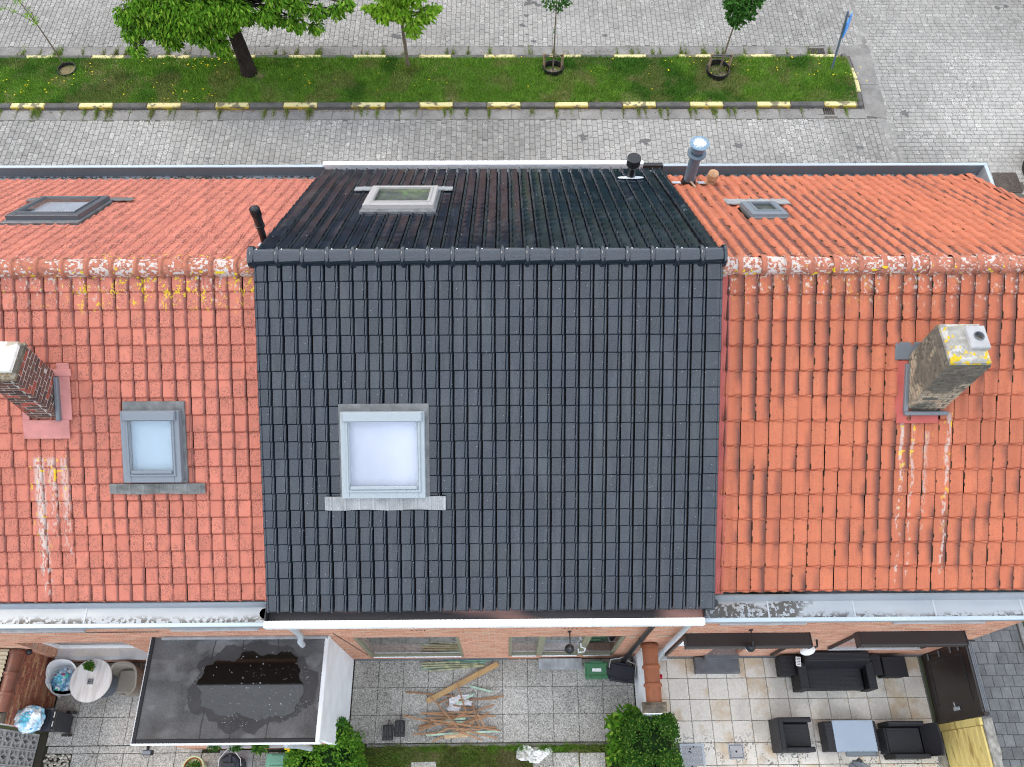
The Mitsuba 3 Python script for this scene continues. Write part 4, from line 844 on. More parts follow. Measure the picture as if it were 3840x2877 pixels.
obj('trunk', tube([(-13.30, 19.93, .05), (-13.34, 19.95, .9), (-13.40, 19.96, 1.6), (-13.5, 19.95, 2.35), (-13.6, 19.95, 3.0)], [.024, .020, .017, .012, .006], 8), 'm_stem', t, smooth=True)
obj('branches', twig_tubes([([(-13.40, 19.96, 1.6), (-13.62, 19.85, 1.95), (-13.9, 19.7, 2.3)], [.010, .008, .004]), ([(-13.40, 19.96, 1.62), (-13.3, 19.9, 2.0), (-13.45, 19.8, 2.5)], [.010, .007, .004])]), 'm_stem', t)
m, U = leaves([(-13.42, 19.92, 1.72, .14), (-13.44, 19.9, 1.95, .12), (-13.75, 19.8, 2.15, .12), (-13.9, 19.7, 2.3, .1), (-13.4, 19.8, 2.45, .14), (-13.25, 19.8, 2.2, .08), (-13.55, 19.9, 2.5, .15)], 230, .065, 12, .6, .5)
obj('crown', m, 'm_leaf_lime', t, uv=U)
# planting rings and stakes
mat('mulch', proc(lambda p, n, uv: mix(C(.10, .075, .05), C(.42, .36, .28), cell_rand(p.x * 45, p.y * 45, p.z * 20)) * (.6 + .6 * noise(p.x * 30, p.y * 30, 0.))), .95, .1)
def ring(x, y, rx, ry, h, label, stakes=False, zt=.04):
    h = h * 1.45
    k = thing('planting_ring', label, 'planting ring', None)
    a = np.arange(28) * 2 * PI / 28; v = []
    for s, z in ((1, zt), (1.06, zt + h), (.98, zt + h), (.93, zt + h * .2)): v += [(x + rx * s * math.cos(q), y + ry * s * math.sin(q), z) for q in a]
    f = [(i * 28 + j, i * 28 + (j + 1) % 28, (i + 1) * 28 + (j + 1) % 28, (i + 1) * 28 + j) for i in range(3) for j in range(28)]
    obj('rim', quadmesh(v, f), 'm_plastic_black', k, smooth=40)
    obj('mulch', trimesh.Trimesh([(x, y, zt + h * .45)] + [(x + rx * .95 * math.cos(q), y + ry * .95 * math.sin(q), zt + h * .28) for q in a], [(0, 1 + j, 1 + (j + 1) % 28) for j in range(28)]), 'm_mulch', k, smooth=True)
    return k
ring(-13.13, 19.70, .26, .27, .13, 'black plastic ring around the leaning sapling at far left')
mat('twigs', (.30, .24, .15), .9, .2)
def stakes(x, y, w, h, label):
    k = thing('tree_stake_frame', label, 'tree stakes')
    for s in (-1, 1):
        obj('stake', tube([(x + s * w, y + .02, .02), (x + s * w * 1.0, y + .04, h)], .036, 12), 'm_stake', k, smooth=40)
    obj('strap', cat_([tube([(x - w, y + .04, h - .04), (x - w * .2, y + .02, h - .05), (x + .02, y, h - .02), (x + w, y + .04, h - .06)], .012, 6), tube([(x - w, y + .0, h - .09), (x, y - .04, h - .05), (x + w, y + .0, h - .05)], .012, 6)]), 'm_plastic_black', k)
ring(1.50, 19.64, .30, .25, .20, 'black plastic ring around the sapling second from the right')
stakes(1.50, 19.68, .27, .72, 'pair of short wooden stakes strapped to the sapling second from the right')
ring(6.47, 19.56, .33, .36, .20, 'larger black plastic ring full of bark mulch nearest the road sign')
stakes(6.52, 19.66, .30, .72, 'pair of short wooden stakes strapped to the sapling nearest the road sign')
def dry_xy(cx, cy, s): return lambda r, n: (cx + r.normal(0, s, n), cy + r.normal(0, s * .7, n))
m, U = blades(420, dry_xy(-2.85, 19.7, .17), bed_h, .26, .008, 31, 1.2); obj('dry_grass', m, 'm_grass_dry', uv=U, kind='stuff', label='dry grass around the foot of the lime green tree')
# road sign
k = thing('road_sign', 'blue edged road sign on a grey pole seen edge on from behind', 'road sign')
obj('pole', tube([(10.0, 19.70, .06), (9.76, 19.76, 2.12)], .035, 14), 'm_flue_blue', k, smooth=50)
mat('sign_blue', (.02, .22, .62), .35, .5)
sg = box(-.30, .30, -.010, .010, -.42, .42, b=.004); v_ = sg.vertices
def place_sign(m): return rot(rot(m, math.radians(60), (0, 0, 1)), -.115, (0, 1, 0)).apply_translation((9.90, 19.74, 1.66))
obj('sign_plate', place_sign(upright(sbox(-.20, -.24, .20, .24).buffer(.02), -.007, .004)), 'm_zinc_plain', k)
obj('sign_rim', place_sign(upright(sbox(-.20, -.24, .20, .24).buffer(.035).difference(sbox(-.20, -.24, .20, .24).buffer(.0)), -.016, .012)), 'm_sign_blue', k)
obj('sign_face', place_sign(upright(sbox(-.20, -.24, .20, .24).buffer(.012), .0045, .009)) if False else place_sign(upright(sbox(-.20, -.24, .20, .24).buffer(.012), -.012, -.0075)), 'm_sign_blue', k)
obj('clamp', cat_([box(9.80, 9.87, 19.72, 19.80, z, z + .05, b=.004) for z in (1.5, 1.95)]), 'm_zinc_dark', k)
# drains and covers
mat('cast_iron', proc(lambda p, n, uv: C(.085, .07, .06) * (.5 + noise(p.x * 50, p.y * 50, 0.))), .7, .4)
def grate(x, y, label, w=.50, d=.29):
    k = thing('drain_grate', label, 'drain grate')
    obj('surround', cat_([box(x - w / 2 - .07, x + w / 2 + .07, y - d / 2 - .06, y - d / 2, -.01, .012, b=.004), box(x - w / 2 - .07, x + w / 2 + .07, y + d / 2, y + d / 2 + .06, -.01, .012, b=.004), box(x - w / 2 - .07, x - w / 2, y - d / 2, y + d / 2, -.01, .012, b=.004), box(x + w / 2, x + w / 2 + .07, y - d / 2, y + d / 2, -.01, .012, b=.004)]), 'm_channel', k)
    obj('pit', box(x - w / 2, x + w / 2, y - d / 2, y + d / 2, -.012, -.004), 'm_plastic_black', k)
    obj('frame', cat_([box(x - w / 2, x + w / 2, y - d / 2, y - d / 2 + .025, -.01, .008), box(x - w / 2, x + w / 2, y + d / 2 - .025, y + d / 2, -.01, .008), box(x - w / 2, x - w / 2 + .025, y - d / 2, y + d / 2, -.01, .007), box(x + w / 2 - .025, x + w / 2, y - d / 2, y + d / 2, -.01, .007)]), 'm_cast_iron', k)
    for i in range(8): obj('grate_bar', box(x - w / 2 + .045 + i * .057, x - w / 2 + .066 + i * .057, y - d / 2 + .025, y + d / 2 - .025, -.008, .006, b=.003), 'm_cast_iron', k)
grate(9.75, 20.655, 'rusty drain grate in the far channel behind the road sign')
grate(9.55, 18.09, 'rusty drain grate in the near channel with weeds in its bars')
k = thing('manhole_cover', 'round cast iron manhole cover in a square frame near the house corner', 'manhole cover')
obj('frame', extrude(sbox(13.79, 14.975, 14.49, 15.70).difference(trimesh.path.polygons.Polygon([(14.14 + .315 * math.cos(a), 15.34 + .315 * math.sin(a)) for a in np.arange(48) * PI / 24])), -.012, .006), 'm_cast_iron', k)
obj('lid', lathe([(.31, -.01), (.31, .004), (.295, .008), (.28, .006), (.20, .009), (.19, .006), (.10, .009), (.09, .006), (.03, .008), (.028, .0), (0, .0)], 40, (14.14, 15.34, 0)), 'm_cast_iron', k)
for i in range(40):
    a = i * 2.399; q = .27 * math.sqrt((i + .5) / 40); obj('stud', box(14.14 + q * math.cos(a) - .008, 14.14 + q * math.cos(a) + .008, 15.34 + q * math.sin(a) - .008, 15.34 + q * math.sin(a) + .008, .0, .013, b=.003), 'm_cast_iron', k)
k = thing('car', 'dark car of which only a black tyre shows at the right edge', 'car')
obj('tyre', tube([(14.66, 15.66, .32), (14.86, 15.66, .32)], [.30, .30], 28), 'm_plastic_black', k, smooth=40)
obj('tyre', tube([(14.66, 13.1, .32), (14.86, 13.1, .32)], [.30, .30], 28), 'm_plastic_black', k, smooth=40)
body = prism_x([(12.4, .3), (12.4, .75), (12.9, .95), (13.5, 1.42), (15.0, 1.45), (15.9, .98), (16.4, .85), (16.5, .35)], 14.83, 16.4)
obj('body', body, 'm_plastic_dark', k, smooth=20)
for y in (13.1, 15.66): obj('rim', tube([(14.65, y, .32), (14.665, y, .32)], [.17, .17], 20), 'm_zinc_plain', k)
# stains on the setts
mat('tar', (.13, .13, .13), .8, .3)
r_ = np.random.default_rng(77); spots = [(2.3, 15.1 + 2.0), (10.25, 16.68), (6.75, 16.75), (-.55, 17.0), (3.95, 16.9), (4.1, 16.9), (-9.9, 21.3), (-9.1, 21.25), (-3.4, 21.4), (-3.3, 21.35), (.8, 22.9), (.85, 23.1), (1.0, 22.95), (1.15, 22.85), (.75, 22.35), (.6, 21.9), (.75, 21.45), (.95, 21.15), (3.2, 21.4), (11.9, 18.0), (16.3, 22.75), (16.0, 22.7), (-8.4, 16.3), (10.0, 16.1)]
for x, y in spots:
    n_ = 14; a = np.arange(n_) * 2 * PI / n_; q = (.05 + .09 * r_.random()) * (1 + .3 * r_.normal(size=n_)); e = .5 + .5 * r_.random()
    spt = quadmesh(np.c_[np.r_[x, x + q * np.cos(a)], np.r_[y, y + q * e * np.sin(a)], np.full(n_ + 1, .0065)], [(0, 1 + j, 1 + (j + 1) % n_) for j in range(n_)])
    obj('tar_spot', spt, 'm_tar', street)
# beyond the top of the picture: hedge, pavement and the houses opposite, which the street side of the roofs mirrors
obj('far_pavement', box(-60, 60, 25.2, 26.6, -.05, .10, b=.01), 'm_channel', kind='structure')
t = thing('hedge', 'clipped green hedge corner at the top right of the street', 'hedge')
obj('core', box(16.9, 30, 23.4, 24.6, 0, 1.1), 'm_leaf_core' if False else mat('hedge_core', (.012, .03, .008), .95, .1), t)
r2 = np.random.default_rng(4)
m, U = leaves([(x, y, z, .33) for x in np.arange(16.9, 20.5, .3) for y in (23.3, 23.7, 24.2) for z in (.25, .6, .95)], 4200, .08, 41, .1, .6); obj('leaves', m, 'm_leaf_hedge', t, uv=U)
for i, (x0, x1, colr) in enumerate(((-34, -22, 0), (-22, -11.5, 1), (-11.5, .8, 0))):
    hk = thing('brick_house', ('red brick house opposite, leftmost beyond the street', 'brown brick house opposite, second beyond the street', 'red brick house opposite, third beyond the street')[i], 'house')
    p = sbox(x0, 0, x1 - .05, 5.6); hs = [(x0 + 1.2 + 3.6 * j, x0 + 3.2 + 3.6 * j, z, z + 1.5) for j in range(3) for z in (.9, 3.5)]
    for h in hs: p = p.difference(sbox(h[0], h[2], h[1], h[3]))
    obj('wall', upright(p, 27.4, 27.7), 'm_brickwork', hk); obj('wall', box(x0, x1 - .05, 35.5, 35.8, 0, 5.6), 'm_brickwork', hk)
    obj('roof', prism_x([(27.1, 5.5), (31.6, 8.6), (36.1, 5.5), (36.1, 5.3), (27.1, 5.3)], x0, x1 - .05), 'm_deck', hk)
    for h in hs: obj('window', box(h[0] + .01, h[1] - .01, 27.5, 27.6, h[2] + .01, h[3] - .01), 'm_plastic_dark', hk)
t = thing('garden_hedge', 'unseen light green hedge added opposite so the front skylight mirrors green', 'hedge')  # hedge out of view, added to give the skylight a green reflection
obj('core', box(-9, -2.2, 26.75, 27.2, 0, 1.6), 'm_hedge_core', t)
m, U = leaves([(x, 26.8, z, .4) for x in np.arange(-9, -2, .4) for z in np.arange(.3, 1.9, .4)], 3500, .16, 47, .5, .6); obj('leaves', m, 'm_leaf_lime', t, uv=U)
t = thing('garden_hedge', 'tall dark garden hedge opposite the houses', 'hedge')
obj('core', box(1.4, 34, 27.2, 28.6, 0, 4.2), 'm_hedge_core', t)
m, U = leaves([(x, 27.1, z, .55) for x in np.arange(1.4, 22, .55) for z in np.arange(.3, 4.6, .6)], 9000, .2, 43, .5, .6); obj('leaves', m, 'm_leaf_hedge', t, uv=U)
obj('front_garden', box(-60, 60, 26.6, 50, -.05, .12), 'm_turf', kind='structure')
# ================================================================= flat roofed extension
def felt_col(p, n, uv):
    g = fbm(p.x * 2.2, p.y * 2.6, 1., 4); s = noise(p.x * 70, p.y * 70, 2.)
    b = .088 + .12 * (g - .45) + .04 * (s - .5)
    pale = smoothstep(.55, .75, fbm(p.x * 3, p.y * 4, 8., 3)) * .05
    # damp rim round the puddle
    d = dr.sqrt(dr.square((p.x + 4.38) / 1.10) + dr.square((p.y - 1.83) / .72))
    wob = .42 * (fbm(p.x * 4.5, p.y * 4.5, 3., 4) - .5)
    wet = smoothstep(1.0, .96, d + wob)
    grit = smoothstep(.88, .91, noise(p.x * 80, p.y * 80, 6.)) * smoothstep(.52, .64, fbm(p.x * 4 + 2, p.y * 4, 4., 3)) * wet
    seam = dr.minimum(dr.minimum(dr.abs(p.x + 5.12 + .03 * (noise(p.y * 5, 1., 1.) - .5)), dr.abs(p.x + 4.62 + .03 * (noise(p.y * 5, 2., 1.) - .5))), dr.abs(p.x + 4.0 + .03 * (noise(p.y * 5, 3., 1.) - .5)))
    sm = smoothstep(.014, .006, seam) * .75
    col = C(b + pale, b + pale, (b + pale) * 1.03)
    col = mix(col, C(.018, .018, .02), sm)
    col = mix(col, C(.030, .029, .032), wet * .8)
    return mix(col, C(.45, .44, .40), grit)
mat('felt', proc(felt_col), .7, .35)
mat('felt_edge', (.022, .022, .025), .7, .35)
mat('render_white', proc(lambda p, n, uv: C(.70, .72, .74) * (.86 + .28 * fbm(p.x * 3, p.y * 3, p.z * 3, 3))), .8, .3)
EX = thing('flat_roofed_extension', 'flat roofed brick extension with a big puddle on its black felt roof', 'extension')
ex0, ex1, ey0, ey1, ez = -6.19, -3.125, .975, 2.648, 2.62
wp = sbox(ex0 + .04, 0, ex1 - .125, 2.52).difference(sbox(-5.48, .92, -4.15, 2.3))
obj('wall', upright(wp, 1.0, 1.2), 'm_brickwork', EX); obj('wall', box(ex0 + .04, ex0 + .25, 1.202, 2.648, 0, 2.52), 'm_brickwork', EX)
obj('side_wall', box(ex1 - .12, ex1, .99, 2.648, 0, 2.52), 'm_render_white', EX, label='white rendered side wall facing the middle yard')
gx, gy = np.meshgrid(np.linspace(ex0, ex1, 46), np.linspace(ey0, ey1, 30), indexing='ij')
def felt_z(x, y):
    ins = np.minimum(np.minimum(x - ex0, ex1 - x), np.minimum((y - ey0) * .8, (ey1 + .1 - y) * 2))
    return 2.655 - .055 * np.clip(ins / .28, 0, 1) + .006 * (meshkit.fbm(np.stack([x * 2, y * 2, 0 * x], -1), 3, 2) - .5)
v = np.stack([gx, gy, felt_z(gx, gy)], -1).reshape(-1, 3); n0, n1 = gx.shape
f = [(i * n1 + j, (i + 1) * n1 + j, (i + 1) * n1 + j + 1, i * n1 + j + 1) for i in range(n0 - 1) for j in range(n1 - 1)]
rf = obj('roof', quadmesh(v, f), 'm_felt', EX, smooth=True, label='black felt roof with worn seams and a wide puddle')
pud = [(-5.3, 1.72), (-5.32, 1.98), (-5.26, 2.2), (-5.04, 2.3), (-4.79, 2.27), (-4.61, 2.38), (-4.38, 2.38), (-4.08, 2.36), (-3.94, 2.46), (-3.72, 2.42), (-3.6, 2.25), (-3.5, 2.03), (-3.47, 1.72), (-3.52, 1.52), (-3.54, 1.38), (-3.69, 1.27), (-3.92, 1.29), (-4.21, 1.29), (-4.71, 1.29), (-4.87, 1.40), (-4.92, 1.31), (-5.01, 1.33), (-5.1, 1.46), (-5.18, 1.39), (-5.24, 1.55)]
pp = Polygon(pud).buffer(-.10).buffer(.05)
pe = []
rr_ = np.random.default_rng(3)
for q in np.linspace(0, pp.exterior.length, 130)[:-1]:
    c = pp.exterior.interpolate(q); nn = meshkit.fbm(np.array([c.x * 7, c.y * 7, 1.0]), 4, 4) - .5; cc = np.array([c.x, c.y]); o = cc - np.array([-4.4, 1.85]); pe.append(tuple(cc + o / np.linalg.norm(o) * nn * .28))
pm = extrude(Polygon(pe).buffer(0), 2.595, 2.609)
scene['m_puddle'] = {'type': 'principled', 'base_color': {'type': 'rgb', 'value': [.005, .0035, .003]}, 'roughness': .01, 'specular': .9}
obj('puddle', pm, 'm_puddle', EX, label='still puddle mirroring the sky and the dark eaves')
obj('roof_edge', cat_([box(ex0 - .03, ex0 + .035, ey0 - .03, ey1, 2.50, 2.672, b=.012), box(ex0 + .036, ex1 - .06, ey0 - .032, ey0 + .03, 2.50, 2.67, b=.012)]), 'm_felt_edge', rf)
obj('white_trim', cat_([box(ex0 - .045, ex1 + .02, ey0 - .06, ey0 - .033, 2.50, 2.66, b=.004), box(ex1 - .055, ex1 + .02, ey0 - .03, ey1, 2.52, 2.675, b=.01), box(ex0 - .045, ex0 - .032, ey0 - .03, ey1, 2.50, 2.655)]), 'm_render_white', EX)
obj('wall_flashing', box(-6.02, -3.13, 2.60, 2.648, 2.64, 2.74, b=.006), 'm_lead', EX)
gr_ = [lump(.004 + .009 * rr_.random() ** 4, (x, y, 2.612), .3, 2, i, 0) for i, (x, y) in enumerate(zip(rr_.normal(-4.1, .55, 170), rr_.normal(1.75, .35, 170))) if -5.2 < x < -3.5 and 1.25 < y < 2.42]
obj('grit', cat_(gr_), 'm_pvc_grey', EX, kind='stuff')
k = window(EX, -5.48, -4.15, .92, 2.3, 1.03, 'm_frame_white', label='kitchen window of the extension under the roof edge', sill=(-5.56, -4.09, .965, 1.03, .85, .92))
obj('drainpipe', cat_([tube([(-3.72, 1.05, 2.45), (-3.72, .93, 2.40), (-3.74, .925, 2.3), (-3.62, .94, 1.9), (-3.60, .95, .1)], .055, 16)]), 'm_pvc_grey', EX, smooth=50)
for i, (x, lab) in enumerate(((-5.38, 'leftmost low green plant on the extension window sill'), (-4.98, 'second low green plant on the extension window sill'), (-4.55, 'spiky green plant at the right of the extension window sill'))):
    t = thing('sill_plant', lab, 'plant'); obj('pot', lathe([(.05, .92), (.07, 1.01), (.06, 1.01), (.05, .98), (0, .98)], 14, (x, .995, 0)), 'm_stone_grey', t)
    m, U = leaves([(x, .99, 1.06, .09), (x - .06, .98, 1.04, .06), (x + .06, .98, 1.04, .06)], 130, .05 if i < 2 else .09, 60 + i, .2, .4); obj('leaves', m, 'm_leaf_hedge', t, uv=U)
t = thing('sill_flowers', 'yellow flowers in a pot beside the drainpipe', 'flowers')
obj('pot', lathe([(.05, .80), (.07, .92), (.06, .92), (0, .89)], 14, (-4.02, .99, 0)), 'm_stone_grey', t); obj('petals', cat_([lump(.03, (-4.02 + rr_.normal(0, .04), .99 + rr_.normal(0, .03), .96 + .03 * rr_.random()), .3, 3, i, 1) for i in range(10)]), 'm_dandelion', t)
k = thing('floodlight', 'small black floodlight on the left corner of the extension', 'floodlight')
obj('arm', cat_([box(-6.06, -6.03, .86, .945, 2.34, 2.40, b=.004), box(-6.085, -6.00, .92, .943, 2.33, 2.43, b=.004)]), 'm_plastic_black', k)
obj('lamp_head', box(-6.12, -5.97, .78, .86, 2.28, 2.40, b=.01, bb=.01), 'm_plastic_dark', k); obj('lens', box(-6.11, -5.98, .79, .85, 2.4005, 2.404), 'm_zinc_dark', k)

# ================================================================= middle yard
def slab_col(p, n, uv):
    s = noise(p.x * 85, p.y * 85, 1.); s2 = noise(p.x * 38, p.y * 38, 7.); g = fbm(p.x * 1.6, p.y * 1.6, 3., 4)
    b = .40 + .12 * (uv.x - .5) + .28 * (g - .5) + .40 * (s - .5) + .20 * (s2 - .5)
    dirt = smoothstep(1.7, 2.62, p.y) * smoothstep(.35, .6, fbm(p.x * 2, p.y * 2, 9., 3)) * .45 + smoothstep(-.4, -2.4, p.x) * smoothstep(-3.2, -2.9, p.x) * .3
    col = mix(C(b, b * .97, b * .90), C(.11, .10, .075), dirt * (.45 + .55 * (1 - s)))
    return dr.clip(col, .02, .85)
mat('washed_slab', proc(slab_col), .9, .25, bump=lambda p, n, uv: noise(p.x * 85, p.y * 85, 1.), bscale=.004)
mat('yard_joint', (.055, .05, .038), .95, .1)
def paving(name, label, base, specs, pname, matname, jmat, zj=-.016):
    k = obj(name, quadmesh([(base[0], base[2], zj), (base[1], base[2], zj), (base[1], base[3], zj), (base[0], base[3], zj)], [(0, 1, 2, 3)]), jmat, kind='structure', label=label)
    for (x0, x1, y0, y1, z, u) in specs:
        m = slab_mesh(x0, x1, y0, y1, -.016 if z > -.01 else z - .03, z + rng.normal(0, .0025), .006, rng.normal(0, .003), rng.normal(0, .004))
        obj(pname, m, matname, k, uv=uvs(len(m.vertices), u, rng.random()))
    return k
sp = []
for i in range(-1, 11):
    for j in range(3):
        x0 = -2.60 + .505 * i; x1 = x0 + .505; y1 = 2.106 + .515 - .515 * j if j else 2.64; y0 = 2.106 - .515 * j if j else 2.106
        y1 = 2.106 - .515 * (j - 1) if j else 2.64
        x0 = max(x0, -3.11); x1 = min(x1, 2.58)
        if x1 - x0 > .05: sp.append((x0 + .004, x1 - .004, y0 + .004, y1 - .004, 0, (.70 if i > 4 else .35) + .3 * (rng.random() - .5)))
paving('concrete_patio', 'patio of speckled washed concrete slabs behind the black roofed house', (-3.12, 2.6, 1.06, 2.65), sp, 'slab', 'm_washed_slab', 'm_yard_joint')
obj('patio_edging', box(-2.75, 2.45, 1.01, 1.062, -.05, -.002, b=.008), 'm_channel', kind='structure', label='thin concrete edging between patio and lawn')
lawn = obj('lawn', quadmesh([(-3.1, -3.5, -.03), (2.9, -3.5, -.03), (2.9, 1.02, -.03), (-3.1, 1.02, -.03)], [(0, 1, 2, 3)]), 'm_turf', kind='structure', label='patchy back lawn of the middle yard')
def lawn_xy(r, n):
    x = r.uniform(-2.9, 2.3, n); y = r.uniform(.1, 1.03, n)
    inn = ((x > .5) & (x < 1.93) & (y < .885)) | ((x > .5) & (x < 1.40) & (y < 1.0)) | ((x > -1.87) & (x < -1.37) & (y < .745))
    d = meshkit.fbm(np.stack([x * 2, y * 2, 0 * x], -1), 3, 5)
    k = ~(inn & (r.random(n) < .985)) & (r.random(n) < np.clip(1.7 - 1.7 * d, .2, 1)); return x[k], y[k]
m, U = blades(46000, lawn_xy, lambda x, y: 0 * x - .03, .075, .0055, 14, .9)
obj('lawn_grass', m, 'm_grass_dry', uv=U, kind='stuff', label='short yellowish grass on the middle back lawn')
m, U = blades(5200, lambda r, n: ((lambda c, i: (c[i] + r.normal(0, .05, n), 1.0 - np.abs(r.normal(0, .03, n))))(r.uniform(-2.4, 2.2, 40), r.integers(0, 40, n))), lambda x, y: 0 * x - .03, .11, .008, 15, .9)
obj('edge_weeds', m, 'm_grass', uv=U, kind='stuff', label='brighter weeds along the patio edging')
for i, (x0, x1, y0, y1) in enumerate(((.505, .895, .4, .995), (.905, 1.40, .37, .885), (1.43, 1.92, .37, .88), (-1.86, -1.37, .25, .745))):
    m = slab_mesh(x0, x1, y0, y1, -.05, -.004, .006, rng.normal(0, .01), .005)
    obj('stepping_slab', m, 'm_washed_slab', lawn, uv=uvs(len(m.vertices), .75, .5))
k = thing('door_step', 'grey zinc covered step in front of the glazed back door', 'step')
obj('tread', rounded(.655, 1.54, 2.415, 2.628, .10, .155, .008), 'm_lead', k); obj('riser', box(.67, 1.52, 2.43, 2.628, 0, .10), 'm_stone_grey', k)
# bins beside the door
mat('bin_green', (.045, .165, .075), .4, .5); mat('bin_black', (.016, .018, .028), .42, .5); mat('label_white', (.8, .8, .8), .5, .4); mat('wire', (.6, .6, .57), .4, .5)
def taper_box(x0, x1, y0, y1, z0, z1, t, b=.012):
    m = box(x0, x1, y0, y1, z0, z1, b=b); c = np.array([(x0 + x1) / 2, (y0 + y1) / 2]); s = t + (1 - t) * np.clip((m.vertices[:, 2:] - z0) / (z1 - z0), 0, 1); v = m.vertices.copy(); v[:, :2] = c + (v[:, :2] - c) * s; m.vertices = v; return m
def small_bin(cx, cy, ang, mname, label, w=.46, d=.30, h=.50, wire=None):
    k = thing('food_waste_bin', label, 'bin')
    P = lambda m: rot(m, ang, (0, 0, 1), (0, 0, 0)).apply_translation((cx, cy, 0))
    obj('body', P(taper_box(-w / 2 + .03, w / 2 - .03, -d / 2 + .02, d / 2 - .02, 0, h, .8)), mname, k)
    obj('lid', P(cat_([rounded(-w / 2, w / 2, -d / 2, d / 2, h, h + .045, .014), rounded(-w / 2 + .03, w / 2 - .03, -d / 2 + .03, d / 2 - .02, h + .045, h + .065, .01), rounded(-w / 2 + .01, -w / 4, -d / 2 - .012, -d / 2 + .06, h + .03, h + .075, .012), rounded(w / 4, w / 2 - .01, -d / 2 - .012, -d / 2 + .06, h + .03, h + .075, .012)])), mname, k)
    obj('grip', P(box(-w / 4, w / 4, -d / 2 + .02, -d / 2 + .045, h + .055, h + .085, b=.006)), mname, k); obj('hinge', P(box(-w * .28, w * .28, d / 2 - .02, d / 2 + .025, h + .01, h + .05, b=.008)), mname, k)
    if wire: obj('wire_handle', P(tube([(-w / 2 - .01, .0, h + .03), (-w / 2 - .0, d / 2 + .05, h + .08), (-.07, d / 2 + .09, h + .10), (-.05, d / 2 + .12, h + .1), (.07, d / 2 + .12, h + .1), (.10, d / 2 + .07, h + .08), (w / 2 + .01, d / 2 + .03, h + .07), (w / 2 + .01, 0, h + .03)], .007, 6)), 'm_wire', k)
    else: obj('sticker', P(box(-.09, .09, -.03, .03, h + .0655, h + .067)), 'm_label_white', k)
    return k
small_bin(1.785, 2.335, .0, 'm_bin_green', 'small green lidded bin with a white sticker beside the back door')
k = small_bin(2.285, 2.285, -.16, 'm_bin_black', 'black lidded bin with a wire handle in the corner of the middle yard', wire=True, w=.50, d=.32)
obj('flap', rot(rounded(-.09, .09, -.07, .07, .50, .56, .02), -.6).apply_translation((2.03, 2.30, 0)), 'm_bin_black', k)
# black toolbox-like crates
for i, (x0, x1, y0, y1, lab) in enumerate(((-2.425, -2.22, 1.115, 1.40, 'left one of two small black plastic crates on the patio'), (-2.195, -1.99, 1.18, 1.48, 'right one of two small black plastic crates on the patio'))):
    k = thing('plastic_crate', lab, 'crate'); cx = (x0 + x1) / 2
    obj('body', taper_box(x0 + .01, x1 - .01, y0 + .01, y1 - .01, 0, .15, .9), 'm_plastic_black', k)
    obj('lid', cat_([rounded(x0, x1, y0, y1, .15, .18, .012), rounded(x0 + .03, cx - .012, y0 + .07, y1 - .02, .18, .198, .008), rounded(cx + .012, x1 - .03, y0 + .07, y1 - .02, .18, .198, .008)]), 'm_plastic_black', k)
    obj('latch', cat_([rounded(cx - .075, cx - .015, y0 + .005, y0 + .055, .18, .2, .006), rounded(cx + .015, cx + .075, y0 + .005, y0 + .055, .18, .2, .006)]), 'm_plastic_black', k)
    obj('strap', tube([(cx, y1, .16), (cx - .01, y1 + .05, .05), (cx - .005, y1 + .11, .01)], .006, 6), 'm_plastic_black', k)
# bamboo canes, plank and the heap of laths
g3 = lambda x, y: (X0 + (x - 1050) * .00185, Y0 - (y - 500) * .00175)
def R3xy(x, y):
    """place in the middle yard from tape-like offsets: x across, y towards the lawn (both in units of a 500th of the yard)"""
    w = 540.0 - 0.0 * y; return (-3.11 + (x - 252 + (y - 500) * .022) / (531.0 + (y - 500) * .027), 2.632 - (y - 500) / (568.0 + (y - 500) * .012))
mat('bamboo_green', proc(lambda p, n, uv: C(.17, .30, .22) * (.6 + .8 * noise(p.x * 14, p.y * 14, 0.))), .5, .4); mat('bamboo_tan', proc(lambda p, n, uv: C(.36, .36, .22) * (.6 + .8 * noise(p.x * 14, p.y * 14, 0.))), .55, .4)
for i, (a, b, c, d, g) in enumerate(((1220, 514, 1740, 510, 1), (980, 532, 1400, 528, 0), (1130, 528, 1680, 532, 1), (980, 562, 1600, 545, 0), (985, 592, 1560, 562, 1), (1010, 585, 1665, 563, 0), (1065, 620, 1670, 572, 0))):
    p, q = R3xy(a, b), R3xy(c, d); L = np.hypot(q[0] - p[0], q[1] - p[1]); ts = np.linspace(0, 1, 25); rad = .0165 * np.where(np.arange(25) % 6 == 3, 1.22, 1)
    pts = [(p[0] + (q[0] - p[0]) * s, p[1] + (q[1] - p[1]) * s, .02 + .006 * (i % 2)) for s in ts]
    o = obj('bamboo_cane', tube(pts, rad, 8), 'm_bamboo_green' if g else 'm_bamboo_tan', smooth=40)
    tag(o, ('greenish' if g else 'tan') + (' bamboo cane lying against the house wall below the wide window',' bamboo cane, left of the two shortest in the bundle',' bamboo cane, second from the wall in the bundle',' bamboo cane in the middle of the bundle',' bamboo cane, with its left end nearest the heap of laths',' bamboo cane, second from the lawn side of the bundle',' bamboo cane, farthest from the wall in the bundle')[i], 'bamboo cane', 'bamboo canes lying by the wall')
def wood_col(p, n, uv):
    g = fbm(p.x * 9 + uv.x * 20, p.y * 40, uv.y * 9, 3)
    a = mix(C(.24, .125, .07), C(.50, .30, .17), uv.x)
    return mix(a, C(.55, .40, .25), smoothstep(.8, 1., uv.x)) * (.6 + .8 * g)
mat('lath_wood', proc(wood_col), .8, .25)
mat('plank_wood', proc(lambda p, n, uv: mix(C(.55, .38, .19), C(.40, .24, .11), fbm((p.x * .86 + p.y * .5) * 5, (p.y * .86 - p.x * .5) * 40, 1., 3))), .75, .3)
